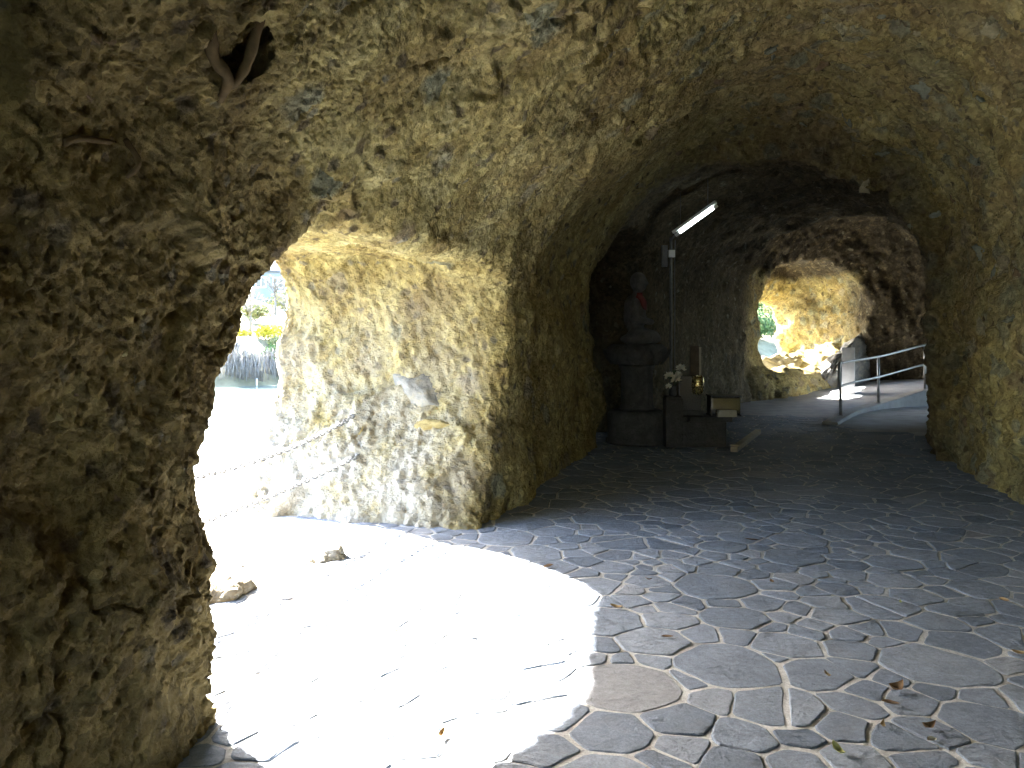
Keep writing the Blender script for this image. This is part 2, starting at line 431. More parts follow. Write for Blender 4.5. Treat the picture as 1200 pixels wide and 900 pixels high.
# parapet and bank of rock at the far opening
def caps(a, b, r, zs=1.0):
    a = np.array(a, float); b = np.array(b, float); ab = b-a
    px, py, pz = X[...,None]-a[0], Y[...,None]-a[1], (z-a[2])
    t = np.clip((px*ab[0]+py*ab[1]+pz*ab[2])/(ab@ab), 0, 1)
    return np.sqrt((px-ab[0]*t)**2+(py-ab[1]*t)**2+((pz-ab[2]*t)*zs)**2)-r
air = smax(air, -caps((4.6,17.3,0.1), (7.2,19.0,0.1), 0.55, 0.95), 0.1)
air = smax(air, -caps((7.3,21.3,-0.1), (9.3,20.3,0.6), 0.9), 0.15)
air = smax(air, -caps((3.6,19.6,3.05), (8.6,22.6,3.05), 0.75), 0.2)  # overhang added over the far mouth to cut the sun on the floor
# the open air beyond the cliff
off = np.interp(S_, [-9,4.5,6,8,15,16,20,24,28,36], [-3.8,-3.8,-4.05,-4.05,-3.75,-3.6,-1.2,1.6,3.4,6]).astype(np.float32)
air = smin(air, (N_-off)[...,None]+np.where(z < 0.15, 0.0, 0.0).astype(np.float32), 0.12)
amp = 1.0
air = smin(air, caps((-0.97,2.70,2.52), (-0.88,2.64,2.82), 0.14), 0.06)
quiet = 1-0.8*(sstep(-2.6,-3.1,N_)*sstep(2.3,2.8,S_)*sstep(6.2,5.7,S_))[...,None]*sstep(1.3,1.7,z)
air = air + quiet*(0.10*grid_noise(0.75, 2, 3) + 0.045*grid_noise(2.1, 2, 9, 2)); del quiet
sn_ = grid_noise(1.6, 2, 33)
sill = z-(0.05-0.05*sstep(3.9,4.6,S_)-0.10*sstep(-3.2,-3.8,N_))[...,None]-0.07*sn_
sill = np.maximum(sill, (N_+2.74+0.1*np.sin(S_*2.3))[...,None]-0.25*sn_)
sill = np.maximum(sill, (-4.3-N_)[...,None])
air = smax(air, -sill, 0.05); del sill, sn_
air = air.astype(np.float32)
V, Q = surface_nets(air, org, H_)      # S = air: normals point into the rock -> flip
Q = Q[:, ::-1]
del air, c1
# keep what the picture can plausibly see
cen = V[Q].mean(1)
cs_, cn_ = sn(cen[:,0], cen[:,1])
Q = Q[(cen[:,1] > -6.6)]

def displace(V, N):
    s, n = sn(V[:,0], V[:,1])
    coarse = sstep(-1.5, 0.8, n)                                  # right wall and vault: coarse breccia
    calm = 1-0.2*sstep(-2.5, -2.9, n)*sstep(0.5, 0.2, V[:,2])-0.6*sstep(-2.7, -3.2, n)*sstep(1.5, 1.8, V[:,2])*sstep(6.0, 5.6, s)    # trodden sill
    W = V+0.06*np.stack([gnoise(V*5, 41), gnoise(V*5, 42), gnoise(V*5, 43)], 1)+0.02*np.stack([gnoise(V*17, 44), gnoise(V*17, 45), gnoise(V*17, 46)], 1)
    d = 0.028*fbm(V*2.2, 3, 21)
    t, e, cid = facets(W*np.array((1.7,1.7,1.5)), 5)              # slabby breaks
    d += (0.085*t+0.05*(cid-0.5))*sstep(0.0, 0.10, e)
    t, e, cid = facets(W*4.3, 6)
    d += (0.28+0.95*coarse)*(0.045*t+0.045*np.where(cid > 0.6, cid-0.5, np.where(cid < 0.12, -0.6, 0)))*sstep(0.0, 0.12, e)
    t, e, cid = facets(W*10.5, 7)
    d += (0.009+0.014*coarse)*(t+1.2*np.where(cid > 0.7, cid-0.5, np.where(cid < 0.18, -0.55, 0)))*sstep(0.0, 0.15, e)
    t, e, cid = facets(W*25+9, 8)
    d += (0.018*t+0.030*np.where(cid > 0.75, cid-0.6, np.where(cid < 0.2, -0.5, 0)))*sstep(0.0, 0.2, e)
    t, e, cid = facets(W*52+3, 9)
    d += (0.010*t+0.015*np.where(cid > 0.7, cid-0.5, 0))*sstep(0.0, 0.25, e)
    # cracks
    c = np.abs(gnoise(V*1.5+0.2*gnoise(V*6, 71)[:,None], 72)); d -= 0.05*(1-sstep(0.0, 0.035, c))*sstep(0.1, 0.3, gnoise(V*0.9, 73)+0.2)
    # chisel strokes on the pillar that faces the river opening
    pil = sstep(5.0, 5.8, s)*sstep(-1.4, -2.0, n)
    ch = gnoise(np.stack([V[:,0]*14+V[:,2]*4, V[:,1]*14, V[:,2]*3.4], 1), 55)
    d += pil*0.032*ch
    d -= (0.006+0.006*coarse)*np.abs(gnoise(V*9, 61))-0.002
    d -= 0.011*np.abs(gnoise(V*21, 62)); d += 0.013*gnoise(V*47, 63)
    return d*calm*(0.62+0.28*coarse+0.1*pil)
# refine near the camera
def dist_of(V, Q):
    c = V[Q].mean(1); d = np.linalg.norm(c-np.array((0.0,0.0,1.5)), axis=1)
    return np.where((c[:,1] > 1.0), d, 50.0), c
d0, _ = dist_of(V, Q)
V, Q, b1 = subdivide(V, Q, d0 < 13.0)
d0, _ = dist_of(V, Q)
V, Q, b2 = subdivide(V, Q, d0 < 7.8)
d0, _ = dist_of(V, Q)
V, Q, b3 = subdivide(V, Q, d0 < 3.6)
N = vnormals(V, Q)
dd = displace(V, N)
V = V + N*dd[:,None]
for bi, be in (b1, b2, b3): V[bi] = V[be].mean(1)
VN = vnormals(V, Q)
cen = V[Q].mean(1); fN = VN[Q].mean(1)
cs_, cn_ = sn(cen[:,0], cen[:,1])
reg = np.zeros(len(Q), int)
ceil = (cen[:,2] > 2.0) & (fN[:,2] < -0.45)
left = (cn_ < 0.2)
reg[:] = 1                                     # right wall
reg[left & (cs_ < 4.4)] = 2                    # near left wall
reg[left & (cs_ >= 4.4) & (cs_ < 10.0)] = 3    # pillar beyond the opening
reg[cs_ >= 10.0] = 4                           # tunnel and far chamber
reg[ceil & (cs_ < 10.0)] = 0
names = ['cave_ceiling', 'cave_wall_right', 'cave_wall_left', 'cave_pillar', 'cave_tunnel']
labels = ['ochre breccia vault over the paved cave floor', 'mossy grey-green rock wall on the right of the cave',
          'rough dark brown rock wall filling the left side', 'pale chiselled rock pillar between river opening and tunnel', 'dark rock tunnel behind the statue with lit far chamber']
CAVE = {}
for i, nm in enumerate(names):
    q = Q[reg == i]
    u, inv = np.unique(q, return_inverse=True)
    me = np_mesh(nm, V[u], inv.reshape(q.shape))
    me.normals_split_custom_set_from_vertices(VN[u].astype(np.float32).tolist())
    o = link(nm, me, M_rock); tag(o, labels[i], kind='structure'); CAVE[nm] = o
print('cave verts', len(V), 'quads', len(Q))

# hill above the caves
def hill_cap():
    xs = np.linspace(-4.2, 30, 36); ys = np.linspace(-7, 27, 36)
    XX, YY = np.meshgrid(xs, ys, indexing='ij')
    s, n = sn(XX, YY); lim = np.interp(s, [-9,4.5,6,8,15,16,20,24,28,36], [-3.8,-3.8,-4.05,-4.05,-3.75,-3.6,-1.2,1.6,3.4,6])
    zz = 5.1+np.clip((n-lim)*0.9, -0.3, 7)+0.4*fbm(np.stack([XX.ravel()*.3, YY.ravel()*.3, 0*XX.ravel()],1),2,4).reshape(XX.shape)
    n2 = np.where(n < lim-0.15, lim-0.15, n)
    PX, PY = s*0.2756+n2*0.9613, s*0.9613-n2*0.2756
    Vh = np.stack([PX.ravel(), PY.ravel(), zz.ravel()], 1); m = len(ys)
    Fh = [[i*m+j, (i+1)*m+j, (i+1)*m+j+1, i*m+j+1] for i in range(len(xs)-1) for j in range(m-1)]
    return np_mesh('hill', Vh, Fh)
tag(link('hill', hill_cap(), M_rock), 'rocky hill above the cave', kind='structure')
# ------------------------------------------------------------------ floor: mortar bed with crazy paving
def slate_mat():
    t = NT('slate_paving'); tc = t.n('ShaderNodeTexCoord'); P = t.P()
    at = t.n('ShaderNodeAttribute'); at.attribute_name = 'tone'
    base = t.ramp(at.outputs['Fac'], [(0.0, (0.12,0.15,0.20)), (0.3, (0.16,0.193,0.25)), (0.6, (0.195,0.23,0.29)), (0.85, (0.235,0.265,0.315)), (1.0, (0.24,0.245,0.265))])
    n1 = t.noise(7, 6, 0.65, dist=0.5); n2 = t.noise(38, 5, 0.65)
    col = t.mix(0.8, base, t.ramp(n1, [(0.25, 0.62), (0.5, 1.0), (0.75, 1.3)]), 'MULTIPLY')
    col = t.mix(0.6, col, t.ramp(n2, [(0.25, 0.6), (0.75, 1.35)]), 'MULTIPLY')
    col = t.mix(0.5, col, t.ramp(t.noise(130, 3, 0.7), [(0.3, 0.6), (0.7, 1.35)]), 'MULTIPLY')
    dust = t.ramp(t.noise(1.7, 6, 0.7), [(0.5, 0.0), (0.75, 0.45)])
    col = t.mix(dust, col, (0.27,0.28,0.30))
    lay = t.noise(1.0, 5, 0.6, vec=t.vmul(P, (5,16,9)), dist=1.2)
    steps = t.ramp(lay, [(0.38, 0.0), (0.42, 0.3), (0.50, 0.35), (0.53, 0.65), (0.62, 0.7), (0.65, 1.0)])
    b = t.bump(steps, 0.8, 0.008)
    b = t.bump(t.math('ADD', n2, t.math('MULTIPLY', t.noise(140, 4, 0.7), 0.7)), 0.9, 0.009, b)
    return t.out(col, t.mapr(n1, 0.3, 0.7, 0.62, 0.82), b, spec=0.35)
def mortar_mat():
    t = NT('sandy_mortar')
    n1 = t.noise(6, 5, 0.65); n2 = t.noise(90, 4, 0.7)
    col = t.ramp(n1, [(0.3, (0.36,0.355,0.345)), (0.55, (0.49,0.49,0.485)), (0.8, (0.58,0.58,0.575))])
    col = t.mix(0.8, col, t.ramp(n2, [(0.25, 0.6), (0.75, 1.3)]), 'MULTIPLY')
    return t.out(col, 0.95, t.bump(t.math('ADD', n2, t.noise(22, 4)), 0.8, 0.01), spec=0.15)
M_slate = slate_mat(); M_mortar = mortar_mat()
def floor_sheet():
    xs = np.arange(-3.4, 9.6, 0.16); ys = np.arange(-6.4, 19.6, 0.16)
    XX, YY = np.meshgrid(xs, ys, indexing='ij'); P = np.stack([XX.ravel(), YY.ravel(), 0*XX.ravel()], 1)
    zz = 0.0045+0.002*fbm(P*1.7, 3, 77)
    P[:,2] = zz; m = len(ys)
    i, j = np.meshgrid(np.arange(len(xs)-1), np.arange(m-1), indexing='ij'); i = i.ravel(); j = j.ravel()
    return np_mesh('floor', P, np.stack([i*m+j, (i+1)*m+j, (i+1)*m+j+1, i*m+j+1], 1))
floor = tag(link('floor', floor_sheet(), M_mortar), 'crazy paved cave floor with sandy mortar joints', kind='structure')

def clip(poly, nx, ny, c):
    out = []
    for i in range(len(poly)):
        a, b = poly[i-1], poly[i]
        da, db = a[0]*nx+a[1]*ny-c, b[0]*nx+b[1]*ny-c
        if (da <= 0) != (db <= 0):
            t = da/(da-db); out.append((a[0]+t*(b[0]-a[0]), a[1]+t*(b[1]-a[1])))
        if db <= 0: out.append(b)
    return out
def area(p): return 0.5*abs(sum(p[i-1][0]*p[i][1]-p[i][0]*p[i-1][1] for i in range(len(p))))
def in_floor(x, y):
    s, n = sn(x, y)
    if y < 0.8: return False
    if s < 10.6: return -2.85 < n < 2.75 if s < 6.6 else -2.3 < n < 2.75
    # second tunnel, then far chamber
    u = (x-3.1)*0.545+(y-10.4)*0.838; q = (x-3.1)*0.838-(y-10.4)*0.545
    return -2.4 < q < (2.4 if u < 2.0 else 1.15-0.08*u) and u < 8.7
prs = random.Random(5)
pts = []
cell = {}
for k in range(60000):
    y = 0.8+18.2*prs.random()**0.85; x = -3.2+12.5*prs.random()
    if not in_floor(x, y): continue
    r = prs.choice((0.07,0.09,0.12,0.15,0.17,0.20,0.23)) if k < 9000 else prs.choice((0.06,0.08,0.11))
    ok = True; ci, cj = int(x//0.7), int(y//0.7)
    for a in (-1,0,1):
        for b in (-1,0,1):
            for (px, py, pr) in cell.get((ci+a, cj+b), ()):
                if (px-x)**2+(py-y)**2 < ((pr+r)*0.86)**2: ok = False
    if ok: pts.append((x, y, r)); cell.setdefault((ci, cj), []).append((x, y, r))
stones = []
for (x, y, r) in pts:
    ci, cj = int(x//0.7), int(y//0.7)
    poly = [(x-.6,y-.6),(x+.6,y-.6),(x+.6,y+.6),(x-.6,y+.6)]
    for a in (-2,-1,0,1,2):
        for b in (-2,-1,0,1,2):
            for (px, py, pr) in cell.get((ci+a, cj+b), ()):
                if (px, py) == (x, y): continue
                dx, dy = px-x, py-y; D = math.hypot(dx, dy)
                if D > 1.4: continue
                t = 0.5+(r*r-pr*pr)/(2*D*D)
                ang = prs.uniform(-0.06, 0.06); nx, ny = dx/D, dy/D
                rx, ry = nx*math.cos(ang)-ny*math.sin(ang), nx*math.sin(ang)+ny*math.cos(ang)
                mx, my = x+dx*t, y+dy*t
                g = prs.choice((0.002,0.004,0.006,0.008,0.010,0.014))
                if poly: poly = clip(poly, rx, ry, mx*rx+my*ry-g)
    if len(poly) < 3: continue
    A = area(poly)
    if A < 0.004: continue
    if A > 0.09 and prs.random() < 0.25:
        w = prs.uniform(0, math.pi); nx, ny = math.cos(w), math.sin(w); c = x*nx+y*ny+prs.uniform(-.06,.06)
        g = prs.choice((0.003,0.005,0.012))
        for sg in (1,-1):
            p2 = clip(poly, sg*nx, sg*ny, sg*c-g)
            if len(p2) >= 3 and area(p2) > 0.005: stones.append(p2)
    else: stones.append(poly)
def outline(poly):
    # cut the tips, subdivide and roughen the broken edge
    n = len(poly); o = []
    for i in range(n):
        a, b, c = poly[i-1], poly[i], poly[(i+1) % n]
        for q in (a, c):
            L = math.hypot(q[0]-b[0], q[1]-b[1]); f = min(0.25, prs.uniform(0.006,0.022)/max(L,1e-6))
            o.append((b[0]+(q[0]-b[0])*f, b[1]+(q[1]-b[1])*f))
    r = []
    for i in range(len(o)):
        a, b = o[i], o[(i+1) % len(o)]; L = math.hypot(b[0]-a[0], b[1]-a[1])
        if L < 1e-4: continue
        m = max(1, min(7, int(L/0.055))); nx, ny = -(b[1]-a[1])/L, (b[0]-a[0])/L
        bow = prs.uniform(-0.008, 0.008)
        for k in range(m):
            t = k/m; j = (prs.uniform(-0.005,0.005) if k else 0)-bow*4*t*(1-t)*min(1, L/0.2)
            r.append((a[0]+(b[0]-a[0])*t+nx*j, a[1]+(b[1]-a[1])*t+ny*j))
    return r
def stone_geo(poly):
    o = outline(poly)
    cx = sum(p[0] for p in o)/len(o); cy = sum(p[1] for p in o)/len(o)
    h = prs.uniform(0.007, 0.011); tx, ty = prs.gauss(0, 0.003), prs.gauss(0, 0.003)
    n = len(o); V, F = [], []
    for ring, (k, dz) in enumerate(((1.0, None), (1.0, -0.0035), (0.0, 0.0))):
        for (px, py) in o:
            dx, dy = px-cx, py-cy; L = math.hypot(dx, dy)+1e-6
            if ring == 2: f = max(0.3, 1-0.007/L); dx, dy = dx*f, dy*f
            zz = -0.03 if dz is None else h+tx*dx+ty*dy+dz
            if ring == 2: zz += prs.uniform(-0.0007, 0.0007)
            V.append((dx, dy, zz))
    for k in range(n):
        k2 = (k+1) % n
        F.append((k, k2, n+k2, n+k)); F.append((n+k, n+k2, 2*n+k2, 2*n+k))
    # inner ring and centre, slightly uneven cleft face
    for (px, py) in o:
        dx, dy = (px-cx)*0.5, (py-cy)*0.5
        V.append((dx, dy, h+tx*dx+ty*dy+prs.uniform(-0.0008, 0.0012)))
    V.append((0, 0, h+prs.uniform(-0.0005, 0.001)))
    for k in range(n):
        k2 = (k+1) % n
        F.append((2*n+k, 2*n+k2, 3*n+k2, 3*n+k)); F.append((3*n+k, 3*n+k2, 4*n))
    return (cx, cy), V, F
def seen_px(x, y):
    """rough picture size of a floor piece, only to choose the 300 largest"""
    if y < 2.4 or abs(x/y) > 0.66: return 0
    s, n = sn(x, y)
    if n < -1.9 and (s < 3.2 or s > 6.2): return 0
    if x/y < -0.36: return 0
    return 1.0/y**3
order = sorted(range(len(stones)), key=lambda i: -seen_px(*np.mean(stones[i], axis=0))*area(stones[i]))
RV, RF, RT = [], [], []
ci = 0
for rank, i in enumerate(order):
    (cx, cy), Vs, Fs = stone_geo(stones[i]); tone = min(1, max(0, prs.gauss(0.45, 0.22)))
    if rank < 300:
        me = py_mesh('paving_stone', Vs, Fs)
        at = me.attributes.new('tone', 'FLOAT', 'POINT'); at.data.foreach_set('value', [tone]*len(Vs))
        o = link('paving_stone', me, M_slate, floor); o.location = (cx, cy, 0)
    else:
        b = len(RV); RV += [(v[0]+cx, v[1]+cy, v[2]) for v in Vs]; RF += [tuple(b+k for k in f) for f in Fs]; RT += [tone]*len(Vs)
me = py_mesh('far_paving', RV, RF); at = me.attributes.new('tone', 'FLOAT', 'POINT'); at.data.foreach_set('value', RT)
tag(link('far_paving', me, M_slate, floor), kind='stuff')
print('stones', len(stones))

# ------------------------------------------------------------------ ramp, kerb and low concrete floor of the side passage
M_conc = simple('weathered_concrete', (0.24,0.235,0.22), (0.38,0.375,0.36), 2.5, 0.85, 0.5, 0.006, bscale=70)
rail_xy = [(5.15,12.9,0.0), (5.65,13.7,0.02), (6.35,14.75,0.03), (7.2,15.65,0.07), (7.9,16.1,0.18), (8.45,16.3,0.29), (9.4,16.5,0.42), (11.0,16.75,0.64), (13.4,17.0,0.9)]
def catmull(P, m):
    out = []
    P = [Vector(p) for p in P]
    for i in range(len(P)-1):
        a, b, c, d = P[max(i-1,0)], P[i], P[i+1], P[min(i+2,len(P)-1)]
        for k in range(m):
            t = k/m
            out.append(0.5*((2*b)+(c-a)*t+(2*a-5*b+4*c-d)*t*t+(3*b-a-3*c+d)*t**3))
    return out+[P[-1]]
rl = catmull(rail_xy, 5)
def strip(offs):   # (side offset, z offset from rail curve or None = ground)
    V, F = [], []
    for i, p in enumerate(rl):
        t = (rl[min(i+1,len(rl)-1)]-rl[max(i-1,0)]); t.z = 0; t.normalize(); nl = Vector((-t.y, t.x, 0))
        for (o, dz) in offs: q = p+nl*o; V.append((q.x, q.y, (p.z+dz) if dz is not None else -0.05))
    m = len(offs)
    for i in range(len(rl)-1):
        for k in range(m-1): F.append((i*m+k, (i+1)*m+k, (i+1)*m+k+1, i*m+k+1))
    return V, F
Vr, Fr = strip([(-0.12,None), (-0.12,0.045), (-0.105,0.06), (0.105,0.06), (0.12,0.045), (0.12,-0.02)])
Fr.append(tuple(range(6))[::-1])
tag(link('kerb', py_mesh('kerb', Vr, Fr), M_conc), 'curved concrete kerb rising under the metal railing', kind='structure')
Vr, Fr = strip([(0.1,-0.012), (0.8,-0.012), (1.6,-0.012), (2.6,-0.012), (4.0,-0.012)])
tag(link('ramp', py_mesh('ramp', Vr, Fr), simple('ramp_concrete', (0.22,0.235,0.26), (0.34,0.355,0.38), 3, 0.7, 0.5, 0.006, bscale=40)), 'pale ramp rising behind the railing in the far chamber', kind='structure')
def low_pass():
    V = [(5.2,12.0,0.012), (14,11.0,0.012), (14,17.2,0.012)]+[(p.x+0.03, p.y-0.02, 0.012) for p in rl[::-1]]
    return py_mesh('side_path', V, [tuple(range(len(V)))])
tag(link('side_path', low_pass(), M_conc), 'smooth concrete side path below the railing', kind='structure')

# ------------------------------------------------------------------ river
def water_mat():
    t = NT('river_water'); P = t.P()
    w = t.noise(1.0, 4, 0.6, vec=t.vmul(P, (0.9,1.8,1)), dist=0.6)
    b = t.bump(w, 0.35, 0.25)
    return t.out((0.10,0.13,0.12), 0.16, b, spec=0.5)
me = py_mesh('river', [(-400,-200,-3),(500,-200,-3),(500,600,-3),(-400,600,-3)], [(0,1,2,3)])
tag(link('river', me, water_mat()), 'bright river outside the cave openings', kind='structure')

# ------------------------------------------------------------------ far bank of the river
def at(px, py, d): return Vector(((px-600)/933*d, d, 1.5-(py-390)/933*d))
M_bank = simple('bank_earth', (0.09,0.085,0.05), (0.20,0.19,0.12), 0.6, 0.95, 0.5, 0.05, bscale=3)
BA = np.array((-75.0, 34.0)); BB = np.array((110.0, 150.0)); BU = (BB-BA)/np.linalg.norm(BB-BA); BN = np.array((-BU[1], BU[0]))
def bank_h(t):
    return np.interp(t, [-4,0,1.5,5,7,9,12,20,32,60,120], [-4.2,-3.0,-2.0,0.0,0.9,1.0,2.2,3.9,5.6,11,20])
def bank_mesh():
    us = np.linspace(-30, 250, 120); ts = np.array([-4,-2,0,1,2,3,4,5,6,7,8,9,10,12,14,16,20,24,28,32,40,50,60,80,120.])
    U, T = np.meshgrid(us, ts, indexing='ij')
    P = BA[None,None]+U[...,None]*BU+T[...,None]*BN
    zz = bank_h(T)+0.5*fbm(np.stack([U.ravel()*.2, T.ravel()*.3, 0*U.ravel()],1),3,12).reshape(U.shape)*sstep(0,6,T)
    Vb = np.concatenate([P, zz[...,None]], -1).reshape(-1,3); m = len(ts)
    i, j = np.meshgrid(np.arange(len(us)-1), np.arange(m-1), indexing='ij'); i, j = i.ravel(), j.ravel()
    return np_mesh('riverbank', Vb, np.stack([i*m+j, (i+1)*m+j, (i+1)*m+j+1, i*m+j+1], 1))
tag(link('riverbank', bank_mesh(), M_bank), 'far riverbank seen through the cave openings', kind='structure')
def bank_at(slope, t):
    """ground point on the bank, t metres behind the water's edge, in the direction x/y = slope from the cave"""
    # solve BA+u*BU+t*BN = y*(slope,1)
    q = BA+t*BN; u = (slope*q[1]-q[0])/(BU[0]-slope*BU[1]); p = q+u*BU
    return Vector((p[0], p[1], float(bank_h(t))))
def leaf_mat(name, c0, c1):
    t = NT(name); oi = t.n('ShaderNodeAttribute'); oi.attribute_name = 'tone'
    m = t.out(t.ramp(oi.outputs['Fac'], [(0.0, c0), (1.0, c1)]), 0.7, spec=0.3)
    t.b.inputs['Subsurface Weight'].default_value = 0.0
    return m
M_green = leaf_mat('shrub_leaf', (0.05,0.09,0.03), (0.12,0.19,0.06)); M_yel = leaf_mat('yellow_blossom', (0.28,0.26,0.03), (0.62,0.52,0.04))
M_olive = leaf_mat('dry_grass_leaf', (0.15,0.16,0.06), (0.32,0.31,0.14)); M_stem = simple('pale_bare_wood', (0.12,0.11,0.10), (0.22,0.205,0.185), 3, 0.9)
def foliage(name, r, n, size, mat, parent, loc, seed):
    g = np.random.default_rng(seed)
    d = g.normal(size=(n,3)); d /= np.linalg.norm(d,axis=1)[:,None]
    k = 0.72+0.5*fbm(d*1.7+seed, 2, seed)
    p = d*(g.random(n)**0.45*k)[:,None]*np.array(r)+np.array((0,0,r[2]*0.8))
    p = p[p[:,2] > 0.02]; n = len(p)
    a = g.normal(size=(n,3)); a /= np.linalg.norm(a,axis=1)[:,None]; b = np.cross(a, g.normal(size=(n,3))); b /= np.linalg.norm(b,axis=1)[:,None]
    s = size*(0.6+0.8*g.random(n))[:,None]
    Vl = np.stack([p-a*s, p+b*s*0.55, p+a*s, p-b*s*0.55], 1).reshape(-1,3)
    me = np_mesh(name, Vl, np.arange(4*n).reshape(-1,4), False)
    atr = me.attributes.new('tone','FLOAT','POINT'); atr.data.foreach_set('value', np.repeat(g.random(n),4).astype(np.float32))
    o = link(name, me, mat, parent); return o
def stems(name, root_list, mat, parent):
    Vv, Ff = [], []
    for pts, r in root_list:
        a, f = tube_geo(pts, r, 5); b = len(Vv); Vv += a; Ff += [tuple(b+k for k in q) for q in f]
    return link(name, py_mesh(name, Vv, Ff, True), mat, parent)
brs = random.Random(21)
def shrub(name, label, cat, px, t, r, n, size, mat, group, seed):
    p = bank_at((px-600)/933, t); e = empty(name, p); tag(e, label, cat, group)
    foliage('foliage', r, n, size, mat, e, (0,0,0), seed)
    st = []
    for k in range(5):
        w = brs.uniform(0, 6.28); L = r[2]*1.2
        st.append(([(0,0,-0.2), (math.cos(w)*r[0]*.25, math.sin(w)*r[1]*.25, L*.5), (math.cos(w)*r[0]*.55, math.sin(w)*r[1]*.55, L)], [.05,.035,.012]))
    stems('stem', st, M_stem, e)
G = 'shrubs on the far riverbank'
shrub('blossom_shrub', 'bright yellow blossoming bush in the middle of the far riverbank', 'bush', 312, 7.2, (2.0,1.2,0.9), 1500, .10, M_yel, G, 1)
shrub('blossom_shrub', 'yellow blossoming bush beside the pale pillar edge across the river', 'bush', 333, 8.2, (1.5,1.2,0.8), 1200, .10, M_yel, G, 2)
shrub('blossom_shrub', 'small yellow bush close to the dark left rock across the river', 'bush', 284, 9.0, (1.0,.8,.6), 600, .10, M_yel, G, 3)
shrub('green_shrub', 'green bush low at the water edge across the river', 'bush', 318, 3.0, (1.3,1.0,1.0), 1500, .10, M_green, G, 4)
shrub('green_shrub', 'olive bush just under the yellow blossoms', 'bush', 326, 5.6, (1.6,.8,.6), 1100, .09, M_olive, G, 5)
shrub('green_shrub', 'green bush beside the pale pillar, above the water', 'bush', 338, 4.2, (1.4,1.0,.9), 1200, .10, M_green, G, 6)
shrub('green_shrub', 'dull green bush on the terrace behind the blossoms', 'bush', 300, 15, (2.5,1.4,1.1), 1500, .14, M_olive, G, 7)
shrub('green_shrub', 'wide olive bush under the far house', 'bush', 338, 21, (3.2,1.4,1.3), 1700, .15, M_olive, G, 8)
shrub('green_shrub', 'green bush across the river seen through the far chamber', 'bush', 884, 6, (4.0,3.0,2.6), 2600, .22, M_green, G, 9)
shrub('green_shrub', 'rounded bush right of another, seen through the far chamber', 'bush', 908, 9, (4.5,3.0,3.0), 2600, .22, M_olive, G, 10)
shrub('green_shrub', 'taller bush behind two others, seen through the far chamber', 'bush', 893, 16, (5.5,3.0,3.6), 2600, .24, M_green, G, 11)
for i, (px, t, n, lab) in enumerate(((275,1.2,60,'grey tangle of drooping bare stems by the dark left rock across the river'), (297,0.9,60,'grey tangle of drooping bare stems in the middle of the far waterline'),
                                     (322,1.2,60,'grey tangle of bare stems at the far waterline by the pale pillar'), (268,3.6,40,'grey bare thicket highest on the bank beside the dark rock'))):
    e = empty('bare_thicket', bank_at((px-600)/933, t)); tag(e, lab, 'thicket', 'bare thickets on the far riverbank')
    st = []
    for k in range(n):
        w = brs.uniform(0, 6.28); L = brs.uniform(1.0, 2.0); hgt = brs.uniform(1.0, 2.6); bx = brs.uniform(-.8,.8)
        dx, dy = math.cos(w)*L, -abs(math.sin(w))*L*0.8
        st.append(([(bx,0,-.3), (bx+dx*.2,dy*.2,hgt*.75), (bx+dx*.6,dy*.6,hgt), (bx+dx,dy,hgt*.5), (bx+dx*1.15,dy*1.2,hgt*-.1)], [.035,.03,.024,.018,.008]))
    stems('stem', st, M_stem, e)
def bare_tree(px, t, hgt, label):
    e = empty('bare_tree', bank_at((px-600)/933, t)); tag(e, label, 'tree', 'bare trees across the river')
    stems('trunk', [([(0,0,-.4), (.08,0,hgt*.3), (-.05,.1,hgt*.62), (.05,0,hgt)], [.16,.13,.08,.03])], M_stem, e)
    br = []
    for k in range(26):
        z0 = hgt*brs.uniform(.3,.9); w = brs.uniform(0,6.28); L = (hgt-z0)*brs.uniform(.5,.95)+.3
        c, s_ = math.cos(w), math.sin(w)
        br.append(([(0,0,z0), (c*L*.4,s_*L*.4,z0+L*.35), (c*L*.75,s_*L*.75,z0+L*.85)], [.05,.03,.01]))
        for m in range(3):
            w2 = w+brs.uniform(-.9,.9); l2 = L*.5
            br.append(([(c*L*.4,s_*L*.4,z0+L*.35), (c*L*.4+math.cos(w2)*l2,s_*L*.4+math.sin(w2)*l2,z0+L*.35+l2*.8)], [.025,.008]))
    stems('crown', br, M_stem, e)
bare_tree(293, 9.5, 4.6, 'bare tree with pale trunk left of the yellow blossoms across the river')
bare_tree(322, 18, 4.2, 'bare tree below the far house')
bare_tree(345, 12, 3.6, 'small bare tree beside the pale pillar edge across the river')
# water-edge post
tag(tube_obj('mooring_stake', [bank_at((301-600)/933, .1)+Vector((0,0,-.6)), bank_at((301-600)/933, .1)+Vector((0,0,.55))], [.07,.06], simple('white_stake', (.7,.7,.68), (.85,.85,.82))), 'short white stake standing at the far waterline', 'stake')
